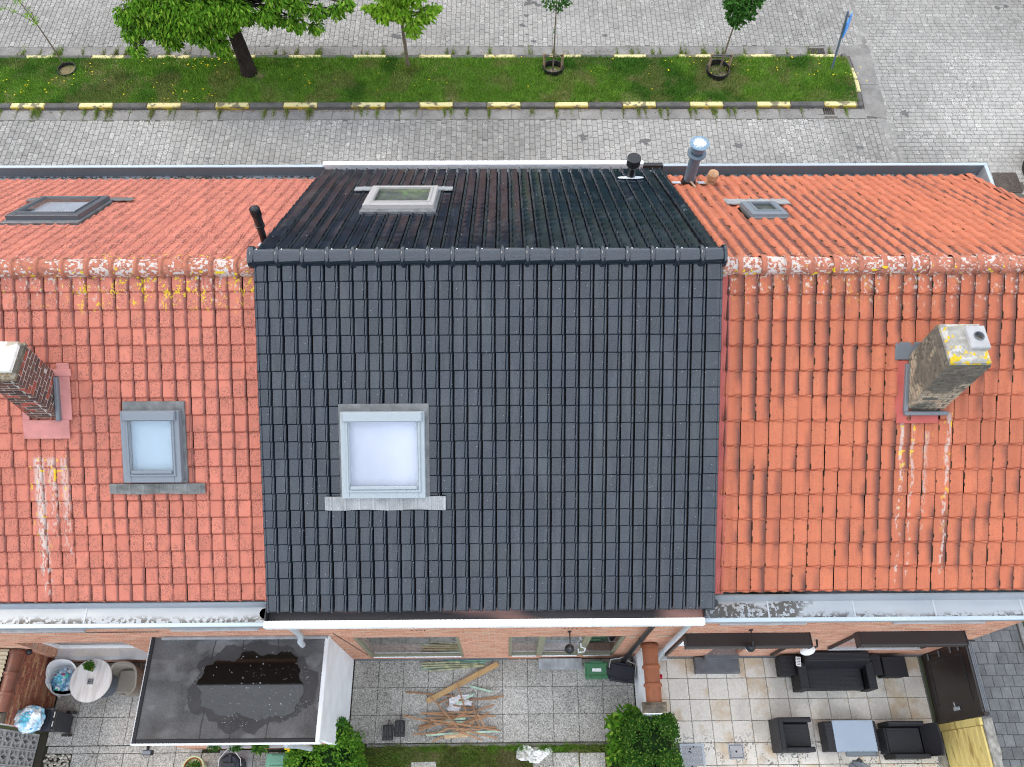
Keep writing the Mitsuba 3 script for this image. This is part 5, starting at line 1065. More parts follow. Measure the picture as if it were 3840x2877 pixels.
mat('lath_green', proc(lambda p, n, uv: C(.42, .58, .46) * (.8 + .4 * noise(p.x * 20, p.y * 20, 0.))), .7, .3)
p, q = R3xy(1068, 955), R3xy(1815, 552)
tag(obj('plank', bar((*p, .062), (*q, .075), .105, .022), 'm_plank_wood'), 'wide pale wooden plank lying across the upper end of the lath heap', 'plank')
LATHS = [(830, 850, 1370, 905, .25), (1690, 927, 1900, 905, .5), (1410, 945, 1830, 930, .3), (1100, 905, 1440, 1262, .42), (1380, 750, 1505, 1090, .38), (1180, 975, 1340, 922, .35), (1270, 985, 1590, 1040, .3), (1010, 1085, 1590, 1075, .55), (1080, 1092, 1500, 1122, .65),
         (1060, 1140, 1500, 1126, .5), (815, 1107, 1250, 1210, .7), (990, 1272, 1800, 1000, .6), (992, 1226, 1490, 1090, .3), (1140, 1322, 1750, 1087, .75), (1150, 1385, 1600, 1190, .72), (1230, 1290, 1400, 1180, .6), (1230, 1200, 1840, 1250, .4), (1350, 1200, 1880, 1280, .45),
         (1440, 1260, 1860, 1360, .66), (1450, 1280, 1690, 1380, .6), (1420, 1292, 1610, 1340, .5), (935, 1310, 1200, 1300, .3), (1280, 1342, 1530, 1322, .97), (1490, 1120, 1820, 1126, .6), (1560, 985, 1650, 1230, .35), (1620, 1090, 1712, 1236, .7), (1590, 1232, 1840, 1247, .3),
         (1000, 1250, 1130, 1205, .2), (1280, 1250, 1660, 1270, .62), (1120, 1160, 1560, 1230, .52), (1500, 1200, 1720, 1130, .45)]
W_ = 'nearest second third fourth fifth sixth seventh eighth ninth tenth eleventh twelfth thirteenth fourteenth fifteenth sixteenth seventeenth eighteenth nineteenth twentieth twenty-first twenty-second twenty-third twenty-fourth twenty-fifth farthest'.split()
ORD = {j: W_[min(r, 25)] for r, j in enumerate(sorted((j for j in range(len(LATHS)) if j not in (0, 3, 4, 10, 22)), key=lambda j: LATHS[j][1]))}
for i, (a, b, c, d, u) in enumerate(LATHS):
    p, q = R3xy(a, b), R3xy(c, d); z = .018 + .0035 * i + .02 * rr_.random()
    if i in (3, 4): z = .15
    m = bar((*p, z), (*q, z + rr_.normal(0, .02) + (.02 if i in (11, 13, 14) else 0)), .030 if i != 22 else .07, .022)
    m.vertices[:, 2] = np.maximum(m.vertices[:, 2], .001)
    o = obj('wood_lath', m, 'm_lath_wood', uv=uvs(len(m.vertices), u, rr_.random()))
    lab = f'heap lath, {ORD.get(i)} to the house wall by its left end, ' + ('rising rightwards' if b > d + 25 else 'dropping rightwards' if d > b + 25 else 'lying level')
    if i == 3: lab = 'long lath lying diagonally on top of the heap from the pale plank'
    if i == 4: lab = 'lath running from the middle of the pale plank down into the heap'
    if i == 0: lab = 'long thin lath passing under the pale plank at the upper left of the heap'
    if i == 22: lab = 'short pale board at the lower edge of the heap'
    if i == 10: lab = 'light lath sticking out farthest to the left of the heap'
    tag(o, lab, 'lath', 'wooden laths heaped in the yard')
for i, (a, b, c, d, lab) in enumerate(((1520, 792, 1765, 855, 'pale green batten lying apart above the heap'), (1480, 935, 1582, 875, 'short pale green batten beside the crumpled plastic'), (1380, 990, 1470, 950, 'pale green batten end under the plastic film'), (1260, 1156, 1500, 1146, 'pale green batten in the middle of the heap'), (1290, 1178, 1600, 1190, 'longer pale green batten in the middle of the heap'), (1080, 1318, 1880, 1284, 'longest pale green batten near the lower edge of the heap'))):
    p, q = R3xy(a, b), R3xy(c, d); z = .03 + .012 * i; tag(obj('green_batten', bar((*p, z), (*q, z), .038, .016), 'm_lath_green'), lab, 'batten', 'pale green battens in the heap')
scene['m_film'] = {'type': 'twosided', 'nested': {'type': 'principled', 'base_color': {'type': 'rgb', 'value': [.66, .67, .70]}, 'roughness': .25, 'specular': .6}}
scene['m_sheet'] = {'type': 'twosided', 'nested': {'type': 'principled', 'base_color': {'type': 'rgb', 'value': [.82, .82, .82]}, 'roughness': .6, 'specular': .4}}
def crumple(poly, z, amp, seed, matname, name, label, cat, res=.02, fr=9):
    P_ = Polygon(poly).buffer(.02); x0, y0, x1, y1 = P_.bounds
    gx, gy = np.meshgrid(np.arange(x0, x1, res), np.arange(y0, y1, res), indexing='ij'); q = np.stack([gx * fr, gy * fr, 0 * gx + seed], -1)
    h = np.abs(meshkit.fbm(q, 3, seed) - .5) * 2; e = np.stack([meshkit.noise(q * .8, seed + 3) - .5, meshkit.noise(q * .8, seed + 4) - .5], -1) * .035
    v = np.stack([gx + e[..., 0], gy + e[..., 1], z + amp * h], -1).reshape(-1, 3); n0, n1 = gx.shape
    from shapely import contains_xy
    ok = contains_xy(P_, gx, gy).ravel(); f = []
    for i in range(n0 - 1):
        for j in range(n1 - 1):
            a = (i * n1 + j, (i + 1) * n1 + j, (i + 1) * n1 + j + 1, i * n1 + j + 1)
            if all(ok[list(a)]): f.append(a)
    m = quadmesh(v, f); m.remove_unreferenced_vertices()
    return tag(obj(name, m, matname), label, cat)
crumple([R3xy(*q) for q in ((1315, 945), (1380, 900), (1500, 885), (1520, 900), (1470, 940), (1560, 965), (1540, 1000), (1440, 1000), (1420, 1060), (1290, 1050), (1275, 1040), (1330, 1005))], .035, .09, 5, 'm_film', 'plastic_film', 'crumpled translucent plastic film at the top of the lath heap', 'plastic film')
crumple([(.30, 1.03), (.20, .92), (.19, .80), (.30, .74), (.42, .76), (.44, .70), (.60, .70), (.88, .90), (.86, .97), (.62, .95), (.49, .86), (.52, .93), (.44, 1.0)], -.01, .10, 8, 'm_sheet', 'plastic_sheet', 'crumpled white plastic sheet lying on the lawn edge', 'plastic sheet')

# white garden wall with terracotta coping
t = thing('garden_wall', 'low white rendered wall with terracotta coping between the patios', 'wall')
obj('wall', box(2.60, 2.76, 1.52, 2.648, 0, 1.72), 'm_render_white', t)
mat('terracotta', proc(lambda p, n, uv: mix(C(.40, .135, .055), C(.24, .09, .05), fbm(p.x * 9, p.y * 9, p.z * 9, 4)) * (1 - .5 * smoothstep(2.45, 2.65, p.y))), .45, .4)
def coping(t, x, z, ys, r, mname):
    for i in range(len(ys) - 1):
        y0, y1 = ys[i], ys[i + 1]; st = [(y0 - .004, r - .004), (y1 - .075, r), (y1 - .07, r + .022), (y1 - .045, r + .026), (y1 - .02, r + .022), (y1 - .014, r + .004), (y1, r + .002)]
        ang = np.linspace(math.radians(-100), math.radians(100), 17); v = []
        for y, q in st: v += [(x + q * math.sin(a), y, z + q * math.cos(a) * .9) for a in ang]
        f = [(a * 17 + j, a * 17 + j + 1, (a + 1) * 17 + j + 1, (a + 1) * 17 + j) for a in range(len(st) - 1) for j in range(16)]
        m = quadmesh(v, f)
        if m.face_normals[:, 2].mean() < 0: m.invert()
        obj('coping_tile', m, mname, t, smooth=40)
coping(t, 2.675, 1.70, [1.60, 1.945, 2.26, 2.64], .145, 'm_terracotta')
obj('pillar', box(2.52, 2.84, 1.44, 1.598, 0, 1.80), 'm_render_white', t); obj('pillar_cap', box(2.43, 2.87, 1.42, 1.60, 1.80, 1.90, b=.05), 'm_moss_cap', t, label='mossy concrete cap at the end of the wall')
tag(obj('red_rag', lump(.05, (2.93, 2.12, 1.2), .3, 3, 4, 2, (.5, .9, 1.4)), mat('rag', (.55, .02, .05), .8, .2), smooth=True), 'small red rag hanging on the wall beside the coping', 'rag')
# hedge, vine and shrub
def hedge_thing(name, label, cat, boxes, nleaf, size, leaf, seed, droop=.35, core=True):
    t = thing(name, label, cat)
    if core: obj('core', cat_([lump(1, ((a + b) / 2, (c + d) / 2, (e + f_) / 2), .16, 2.2, seed + i, 3, ((b - a) * .46, (d - c) * .46, (f_ - e) * .47)) for i, (a, b, c, d, e, f_) in enumerate(boxes)]), 'm_hedge_core', t, smooth=True)
    r = np.random.default_rng(seed); P = []
    for a, b, c, d, e, f_ in boxes:
        n = int(150 * (b - a) * (d - c) * 6) + 30; u = r.normal(size=(n, 3)); u /= np.linalg.norm(u, axis=1, keepdims=True); u = np.sign(u) * np.abs(u) ** .6; u /= np.abs(u).max(1, keepdims=True) ** .6
        for q in u[u[:, 2] > -.5]: P.append(((a + b) / 2 + q[0] * (b - a) * .5, (c + d) / 2 + q[1] * (d - c) * .5, (e + f_) / 2 + q[2] * (f_ - e) * .5, .09))
    m, U = leaves(P, nleaf, size, seed + 1, droop, .55); obj('leaves', m, leaf, t, uv=U)
    return t
hedge_thing('clipped_hedge', 'dense clipped green hedge at the end of the white wall', 'hedge', [(2.20, 3.10, .45, 1.44, 0, 1.42), (2.17, 3.14, -.6, .75, 0, 1.40)], 23000, .042, 'm_leaf_hedge', 51, .2)
hedge_thing('climbing_vine', 'broad leaved vine creeping on the left of the clipped hedge', 'vine', [(2.02, 2.32, .80, 1.42, 0, .75), (2.0, 2.25, .3, .9, 0, .6), (2.15, 2.4, 1.3, 1.55, .6, 1.1)], 900, .11, 'm_leaf_shrub', 61, .1)
hedge_thing('leafy_shrub', 'bright green loose shrub at the corner of the white extension wall', 'shrub', [(-3.65, -2.82, .35, 1.22, 0, 1.05), (-4.05, -3.25, .0, .95, 0, 1.0), (-3.25, -2.72, -.2, .80, 0, .85), (-3.35, -3.0, 1.0, 1.35, .3, 1.25)], 9500, .056, 'm_leaf_shrub', 71, .2)
m, U = leaves([(-3.02, 1.35, 1.0 + .09 * i, .06) for i in range(6)] + [(-3.28, 1.22, 1.0 + .08 * i, .06) for i in range(4)], 130, .07, 75, .2, .5)
obj('shoots', m, 'm_leaf_dark', 'leafy_shrub', uv=U)
# ================================================================= right yard
def cream_col(p, n, uv):
    g = fbm(p.x * 4.5 + uv.x * 9, p.y * 4.5, uv.y * 5, 4); e = fbm(p.x * 1.4, p.y * 1.4, 5., 3)
    col = mix(C(.72, .68, .61), C(.58, .47, .33), smoothstep(.52, .85, g + .35 * (uv.x - .5) + .25 * smoothstep(2.2, 2.6, p.y)))
    col = mix(col, C(.40, .38, .34), smoothstep(.50, .72, e + .15 * (uv.y - .5)) * .55)
    d = smoothstep(.66, .74, noise(p.x * 42, p.y * 42, 2.)) * smoothstep(1.5, .8, p.y) * smoothstep(.45, .6, fbm(p.x * 5, p.y * 5, 2., 3))
    return mix(col, C(.13, .125, .11), d * .8) * (.92 + .16 * noise(p.x * 40, p.y * 40, 1.))
mat('cream_tile', proc(cream_col), .55, .4)
sp = []
for i in range(-1, 14):
    for j in range(-1, 9):
        x0 = max(3.284 + .4 * i, 2.78); x1 = min(x0 + .4 if i >= 0 else 3.284, 8.50); y1 = min(2.237 - .4 * j, 2.63); y0 = 2.237 - .4 * (j + 1)
        if x1 - x0 < .05: continue
        if 3.40 < (x0 + x1) / 2 < 3.85 and y1 < 1.05: continue
        sp.append((x0 + .005, x1 - .005, y0 + .005, y1 - .005, 0, rng.random()))
ptile = paving('tiled_patio', 'patio of cream ceramic tiles behind the orange roofed house', (2.76, 8.52, -1.4, 2.65), sp, 'floor_tile', 'm_cream_tile', mat('grout', (.13, .125, .115), .9, .2))
k = thing('stone_steps', 'two dark bluestone steps under the white back door', 'steps')
obj('lower_step', rounded(3.84, 4.74, 2.315, 2.628, 0, .155, .008), 'm_stone_blue', k); obj('upper_step', rounded(4.02, 4.72, 2.575, 2.80, .156, .30, .008), 'm_stone_blue', k)
mat('rattan', proc(lambda p, n, uv: C(.014, .0145, .019) * (.4 + 1.6 * smoothstep(.3, .7, dr.abs(dr.sin(p.x * 190) * dr.sin(p.y * 190 + dr.floor(p.x * 60) * 1.5) )) + .0)), .5, .45, bump=lambda p, n, uv: dr.sin(p.x * 260) * .5 + dr.sin((p.y + p.z) * 260) * .5, bscale=.002)
def RB(*a, r=.02): return rounded(*a, r)
k = thing('rattan_sofa', 'black rattan two seat sofa against the back wall', 'sofa')
obj('seat', RB(5.98, 7.10, 1.96, 2.52, .10, .38), 'm_rattan', k)
obj('armrest', RB(5.77, 5.955, 1.94, 2.46, .06, .58), 'm_rattan', k); obj('armrest', RB(7.125, 7.29, 1.94, 2.46, .06, .58), 'm_rattan', k)
bk = RB(5.90, 7.16, 2.44, 2.62, .36, .78); v = bk.vertices.copy(); v[:, 1] += np.clip(v[:, 2] - .36, 0, 1) * .0 - (v[:, 2] < .5) * .10; bk.vertices = v; obj('backrest', bk, 'm_rattan', k)
obj('base', box(5.80, 7.26, 2.0, 2.50, .0, .10), 'm_plastic_black', k)
def side_table(x0, x1, y0, y1, h, name, label, cat):
    k = thing(name, label, cat); obj('top', RB(x0, x1, y0, y1, h - .05, h, r=.012), 'm_rattan', k); obj('body', box(x0 + .02, x1 - .02, y0 + .02, y1 - .02, .03, h - .05), 'm_rattan', k)
    for a in (x0 + .03, x1 - .07):
        for b in (y0 + .03, y1 - .07): obj('foot', box(a, a + .04, b, b + .04, 0, .03), 'm_plastic_black', k)
    return k
side_table(5.49, 5.885, 2.225, 2.61, .42, 'side_table', 'black rattan side table at the left end of the sofa', 'side table')
side_table(7.30, 7.52, 2.22, 2.61, .42, 'side_table', 'narrow black rattan side table at the right end of the sofa', 'side table')
m_ = side_table(7.55, 8.02, 2.18, 2.57, .42, 'footstool', 'black rattan footstool between the side table and the gate', 'footstool')
tag(obj('newspaper', rot(box(-.05, .05, -.09, .09, .585, .592), -.12).apply_translation((5.80, 2.46, 0)), 'm_label_white'), 'folded striped paper lying on the left sofa arm', 'paper')
obj('stripe', cat_([rot(box(-.035, .035, y - .006, y + .006, .5925, .594), -.12).apply_translation((5.80, 2.46, 0)) for y in (-.06, -.03, 0, .03, .06)]), 'm_zinc_dark', 'newspaper')
def armchair(x0, x1, y0, y1, faces, label, backlean=.0):
    k = thing('rattan_armchair', label, 'armchair')
    obj('seat', RB(x0 + .12, x1, y0 + .09, y1 - .09, .10, .38), 'm_rattan', k)
    obj('armrest', RB(x0 + .05, x1, y0, y0 + .085, .06, .58, r=.014), 'm_rattan', k); obj('armrest', RB(x0 + .05, x1, y1 - .085, y1, .06, .58, r=.014), 'm_rattan', k)
    bk = RB(x0, x0 + .11, y0 + .01, y1 - .01, .06, .68); obj('backrest', bk, 'm_rattan', k)
    for a in (x0 + .04, x1 - .08):
        for b in (y0 + .03, y1 - .07): obj('foot', box(a, a + .04, b, b + .04, 0, .06), 'm_plastic_black', k)
    return k
armchair(5.18, 5.86, .83, 1.44, 1, 'left black rattan armchair facing the glass topped table')
k = thing('rattan_armchair', 'right black rattan armchair beside the yellow fence', 'armchair')
obj('seat', RB(7.33, 8.0, .79, 1.26, .10, .38), 'm_rattan', k); obj('armrest', RB(7.34, 8.02, .70, .785, .06, .58, r=.014), 'm_rattan', k); obj('armrest', RB(7.34, 8.02, 1.27, 1.355, .06, .58, r=.014), 'm_rattan', k)
gy_ = np.linspace(.74, 1.31, 9); prof = [(8.02, .36), (8.16, .74), (8.20, .74), (8.14, .10), (8.02, .10)]
v = [(x + .035 * (1 - ((y - 1.025) / .285) ** 2) * (z > .5), y, z) for y in gy_ for x, z in prof]; f = [(i * 5 + j, (i + 1) * 5 + j, (i + 1) * 5 + (j + 1) % 5, i * 5 + (j + 1) % 5) for i in range(8) for j in range(5)]
bm = quadmesh(v, f); bm = trimesh.Trimesh(bm.vertices, np.vstack([bm.faces, [(0, 1, 4), (1, 2, 4), (2, 3, 4), (40, 44, 41), (41, 44, 42), (42, 44, 43)]]), process=False); bm.fix_normals(); obj('backrest', bm, 'm_rattan', k)
obj('front', RB(7.30, 7.33, .80, 1.25, .06, .40, r=.008), 'm_rattan', k)
k = thing('coffee_table', 'low rattan table with a pale glass top between the armchairs', 'table')
obj('frame', RB(6.155, 7.165, .845, 1.375, .05, .40), 'm_rattan', k)
mat('table_glass', (.30, .37, .46), .06, .6); obj('glass_top', box(6.315, 7.105, .832, 1.388, .402, .412, b=.003), 'm_table_glass', k)
for a in (6.19, 7.09):
    for b in (.87, 1.31): obj('foot', box(a, a + .04, b, b + .04, 0, .05), 'm_plastic_black', k)
k = thing('folding_chair', 'dark grey chair back showing at the bottom edge below the table', 'chair')
def P_(m): return rot(m, -.62, (0, 0, 1)).apply_translation((6.60, .36, 0))
obj('backrest', P_(rounded(-.20, .20, .20, .26, .36, .74, .015)), 'm_zinc_dark', k); obj('seat', P_(rounded(-.22, .22, -.20, .20, .38, .42, .015)), 'm_zinc_dark', k)
obj('leg', P_(cat_([tube([(-.18, -.17, 0), (-.18, .2, .42)], .012, 8)])), 'm_plastic_black', k); obj('leg', P_(cat_([tube([(.18, -.17, 0), (.18, .2, .42)], .012, 8)])), 'm_plastic_black', k)
obj('bracket', P_(rounded(-.23, -.15, .21, .27, .70, .77, .01)), 'm_plastic_black', k)
mat('checker', proc(lambda p, n, uv: C(.42, .43, .45) * (.55 + .6 * smoothstep(-.2, .5, dr.sin((p.x + p.y) * 150) * dr.sin((p.x - p.y) * 150)))), .45, .5, metallic=.3)
k = thing('inspection_cover', 'metal checker plate cover beside the clipped hedge', 'manhole cover')
obj('frame', extrude(sbox(3.39, .32, 3.865, 1.025).difference(sbox(3.43, .36, 3.825, .985)), -.012, .006), 'm_zinc_plain', k); obj('plate', box(3.432, 3.823, .362, .983, -.012, .003), 'm_checker', k)
obj('lifting_hole', cat_([disc(x, y, .0035, .018, 8, 0) for x, y in ((3.59, .93), (3.57, .88), (3.60, .87), (3.66, .96), (3.60, .62))]), 'm_plastic_black', k)
k = thing('gully_cover', 'square grey gully cover set in the cream tiles', 'drain cover')
obj('plate', box(4.335, 4.65, .735, 1.02, -.01, .006, b=.004), 'm_stone_grey', k); obj('keyhole', cat_([box(4.475, 4.515, .855, .895, .0062, .008)]), 'm_plastic_black', k); obj('rim', extrude(sbox(4.36, .76, 4.625, .995).difference(sbox(4.375, .775, 4.61, .98)), .006, .0085), 'm_zinc_dark', k)
k = thing('floor_cover', 'pale rimmed floor cover half hidden under the coffee table', 'drain cover')
obj('plate', box(6.64, 7.24, .775, 1.05, -.01, .005, b=.003), 'm_sky_frame_light', k); obj('rim', extrude(sbox(6.63, .765, 7.25, 1.06).difference(sbox(6.645, .78, 7.235, 1.045)), -.01, .009), 'm_zinc_dark', k)
# gate and yellow fence
mat('gate_brown', (.020, .014, .013), .35, .5)
k = thing('garden_gate', 'dark brown panelled gate at the corner of the right house', 'gate')
obj('panel', box(8.56, 8.585, 1.42, 2.61, .04, 1.75), 'm_gate_brown', k)
obj('frame', cat_([box(8.545, 8.60, 1.39, 1.46, .02, 1.78, b=.006), box(8.545, 8.60, 2.57, 2.64, .02, 1.78, b=.006), box(8.547, 8.598, 1.46, 2.57, 1.70, 1.78, b=.006), box(8.547, 8.598, 1.46, 2.57, .03, .11, b=.006)]), 'm_gate_brown', k)
obj('moulding', cat_([box(8.55, 8.56, 1.60, 1.62, .25, 1.55), box(8.55, 8.56, 2.42, 2.44, .25, 1.55), box(8.55, 8.56, 1.62, 2.42, .25, .27), box(8.55, 8.56, 1.62, 2.42, 1.53, 1.55)]), 'm_plastic_dark', k)
obj('hinge', cat_([box(8.53, 8.546, 2.50, 2.62, z, z + .03) for z in (.3, .75, 1.2, 1.5)]), 'm_zinc_dark', k)
obj('handle', cat_([box(8.535, 8.547, 1.50, 1.56, .82, 1.05, b=.003), tube([(8.545, 1.53, .98), (8.50, 1.53, .98), (8.49, 1.64, .97)], .010, 8)]), 'm_zinc_plain', k)
obj('top_rail', cat_([tube([(8.60 + .03 * i, 1.38, 1.79), (8.60 + .03 * i, 2.62, 1.79)], .010, 8) for i in range(3)]), 'm_zinc_dark', k)
obj('post', cat_([box(8.54, 8.64, 1.33, 1.389, 0, 1.84, b=.008)]), 'm_gate_brown', k)
obj('spike', tube([(8.57, 2.63, 1.80), (8.74, 2.63, 1.80)], .012, 8), 'm_plastic_black', k)
mat('yellow_board', proc(lambda p, n, uv: mix(C(.66, .54, .20), C(.36, .25, .07), smoothstep(.58, .82, fbm(p.x * 5, p.y * 2.5, p.z * 9, 4)))), .6, .35)
k = thing('yellow_fence', 'yellow boarded fence on a rough concrete wall beside the gate', 'fence')
obj('wall', box(8.63, 8.74, -1.5, 1.32, 0, 1.50, b=.01), 'm_channel', k)
nb = 8
for i in range(nb):
    z0 = .04 + i * 1.5 / nb; obj('board', box(8.585, 8.628, -1.5, 1.19, z0 + .006, z0 + 1.5 / nb - .006, b=.014, bb=.014), 'm_yellow_board', k)
obj('end_board', box(8.57, 8.628, 1.20, 1.325, .03, 1.56, b=.006), 'm_yellow_board', k)
mat('rough_stone', proc(lambda p, n, uv: C(.30, .29, .26) * (.35 + 1.2 * fbm(p.x * 14, p.y * 14, p.z * 14, 4))), .95, .1)
rs = trimesh.creation.box((.20, 2.8, .12)).subdivide().subdivide().subdivide().subdivide(); rs.apply_translation((8.70, -.09, 1.50)); v = rs.vertices.copy(); v += (np.stack([meshkit.fbm(v * 9, 3, s) for s in (1, 2, 3)], -1) - .5) * .09; v[:, 0] = np.maximum(v[:, 0], 8.632); rs.vertices = v; obj('rubble_top', rs, 'm_rough_stone', k)
gv = trimesh.creation.box((.16, 2.2, .10)).subdivide().subdivide().subdivide().subdivide(); gv.apply_translation((8.50, .10, .0)); v = gv.vertices.copy(); v += (np.stack([meshkit.fbm(v * 10, 3, s) for s in (4, 5, 6)], -1) - .5) * .06; gv.vertices = v
tag(obj('gravel_strip', gv, 'm_rough_stone'), None, None, None, 'structure')
# driveway right of the gate
mat('paver_grey', proc(lambda p, n, uv: C(.17, .175, .175) * (.75 + .35 * uv.x + .4 * (fbm(p.x * 7, p.y * 7, 1., 3) - .5) + .25 * (noise(p.x * 70, p.y * 70, 0.) - .5))), .85, .3)
sp = []
for j in range(-8, 24):
    y0 = .02 + .2225 * j; off = .105 if j % 2 else 0
    for i in range(-1, 10):
        x0, x1 = max(8.78 + off + .21 * i - .02, 8.75), min(8.78 + off + .21 * (i + 1) - .02, 10.73)
        if x1 - x0 > .04: sp.append((x0 + .003, x1 - .003, y0 + .003, y0 + .2195, 0, rng.random()))
paving('driveway', 'driveway of plain grey concrete pavers at the right edge', (8.74, 10.76, -1.8, 5.4), sp, 'paver', 'm_paver_grey', 'm_yard_joint')
obj('driveway_edging', box(10.74, 10.85, -1.8, 5.4, -.05, .03, b=.01), 'm_channel', kind='structure')
# ================================================================= left yard
sp = []
for i in range(-2, 6):
    for j, (y0, y1) in enumerate(((2.106, 2.64), (1.60, 2.106), (1.085, 1.60))):
        x0, x1 = max(-8.53 + .512 * i, -9.02), min(-8.53 + .512 * (i + 1), -6.16)
        if x1 - x0 > .05: sp.append((x0 + .005, x1 - .005, y0 + .005, y1 - .005, 0.0, .4 + .3 * rng.random()))
    for y0, y1 in ((.945, 1.08), (.44, .945), (-.07, .44), (-.6, -.07)):
        x0, x1 = -8.48 + .503 * i, -8.48 + .503 * (i + 1); x0 = max(x0, -9.02)
        if x1 - x0 > .05 and not (x1 < -8.4 and y0 < .9): sp.append((x0 + .005, min(x1, -6.16) - .005, y0 + .005, y1 - .005, -.03, .4 + .3 * rng.random()))
    if True:
        for y0, y1 in ((.44, .945), (-.07, .44)):
            x0, x1 = -5.95 + .503 * i, -5.95 + .503 * (i + 1)
            if x0 > -6.7 and x1 < -3.3 and x0 > -6.17: sp.append((x0 + .005, x1 - .005, y0 + .005, y1 - .005, -.03, .35 + .3 * rng.random()))
paving('slab_terrace', 'terrace of speckled grey slabs behind the left red house', (-9.2, -3.1, -1.5, 2.65), sp, 'slab', 'm_washed_slab', 'm_yard_joint', -.05)
mat('pebble', proc(lambda p, n, uv: C(.42, .39, .33) * (.45 + 1.1 * uv.x)), .6, .35)
pb = []
for i in range(150):
    x, y = rr_.uniform(-8.98, -8.50), rr_.uniform(.42, .93); pb.append((lump(.022 + .016 * rr_.random(), (x, y, -.025), .2, 1.5, i, 1, (1, .85, .6)), rr_.random(), rr_.random(), (x, y)))
obj('pebble_bed', (np.vstack([m.vertices for m, *_ in pb]), np.vstack([m.faces + 42 * i for i, (m, *_) in enumerate(pb)])), 'm_pebble', uv=np.vstack([uvs(len(m.vertices), a, b) for m, a, b, _ in pb]), kind='stuff', label='small bed of pale rounded pebbles in the left yard', smooth=True)
obj('soil_strip', box(-9.17, -9.03, -1.5, 1.29, -.05, -.01), 'm_yard_joint', kind='structure')
# brick garden wall with terracotta coping, brick by brick on the side that shows
t = thing('brick_garden_wall', 'brick garden wall with terracotta coping at the left edge', 'wall')
obj('core', box(-9.23, -9.056, 1.36, 2.648, 0, 1.60), 'm_mortar', t)
mat('brick_garden', proc(lambda p, n, uv: mix(C(.40, .17, .10), C(.25, .085, .06), cell_rand(p.y * 4.9, p.z * 15.1, 1.)) * gr(p)), .85, .2); mat('brick_garden_pale', proc(lambda p, n, uv: C(.44, .24, .14) * gr(p)), .85, .2)
for c in range(24):
    z = .005 + c * .0662; y = 1.36 - (.1 if c % 2 else 0)
    while y < 2.63:
        a, b = max(y, 1.36), min(y + .195, 2.645)
        if b - a > .03: obj('brick', box(-9.06, -9.04 + rng.normal(0, .002), a, b, z, z + .055), 'm_brick_garden' if rng.random() < .7 else 'm_brick_garden_pale', t)
        y += .207
mat('terracotta_dark', proc(lambda p, n, uv: mix(C(.27, .085, .045), C(.10, .05, .04), fbm(p.x * 7, p.y * 7, p.z * 7, 4)) ), .4, .45)
coping(t, -9.13, 1.58, [1.55, 1.90, 2.25, 2.63], .135, 'm_terracotta_dark')
obj('end_stone', box(-9.26, -9.02, 1.36, 1.545, 1.58, 1.68, b=.04), 'm_moss_cap', t)
t = thing('corrugated_roof', 'cream corrugated lean to roof at the left edge', 'roof')
xs = np.linspace(0, 1.6, 97); v = []
for y in (1.62, 2.64): v += [(-9.30 - .0, y, 0)] * 0
yy = np.linspace(1.45, 2.62, 97); v = [(x, y, 1.72 + (x + 9.22) * -.18 + .018 * math.sin(y * 2 * PI / .075)) for x in (-9.22, -10.6) for y in yy]; f = [(j, j + 1, 98 + j, 97 + j) for j in range(96)]
m = quadmesh(v, f)
if m.face_normals[:, 2].mean() < 0: m.invert()
obj('sheet', m, mat('cream_sheet', proc(lambda p, n, uv: C(.50, .45, .33) * (.75 + .5 * fbm(p.x * 3, p.y * 3, 0., 3))), .6, .35, two=True), t, smooth=True); obj('frame', box(-10.6, -9.25, 1.50, 2.60, 1.55, 1.62), 'm_deck', t)
t = thing('breeze_block_wall', 'grey pierced concrete block screen wall at bottom left', 'wall')
mat('screen_block', proc(lambda p, n, uv: C(.40, .40, .39) * (.55 + .9 * fbm(p.x * 9, p.y * 9, p.z * 9, 4))), .9, .2)
bs = .30; outer = sbox(0, 0, bs, bs)
hole = outer.buffer(-.02); dia = Polygon([(bs / 2, .05), (bs - .09, bs / 2), (bs / 2, bs - .05), (.09, bs / 2)])
holes = []
for fx in (0, 1):
    for fy in (0, 1):
        q = [(.03, .03), (.135, .035), (.10, .09), (.075, bs / 2 - .015), (.03, bs / 2 - .015)]
        holes.append(Polygon([((bs - a) if fx else a, (bs - b) if fy else b) for a, b in q]))
holes.append(Polygon([(bs / 2, .045), (bs / 2 + .055, bs / 2), (bs / 2, bs - .045), (bs / 2 - .055, bs / 2)]))
blk = outer.buffer(-.003)
for h in holes: blk = blk.difference(h)
bm = extrude(blk, 0, .09); v = bm.vertices.copy(); proto = mikit.ply(trimesh.Trimesh(np.c_[v[:, 2], v[:, 0], v[:, 1]], bm.faces, process=False), 'm_screen_block')
for i in range(9):
    for j in range(5):
        M = np.eye(4); M[:3, 3] = (-9.27 + rng.normal(0, .002), 1.30 - bs * (i + 1), .0 + bs * j); obj('screen_block', proto, '', t, M=M)
obj('backing', box(-9.34, -9.30, -1.4, 1.32, 0, 1.5), 'm_kerb', t)
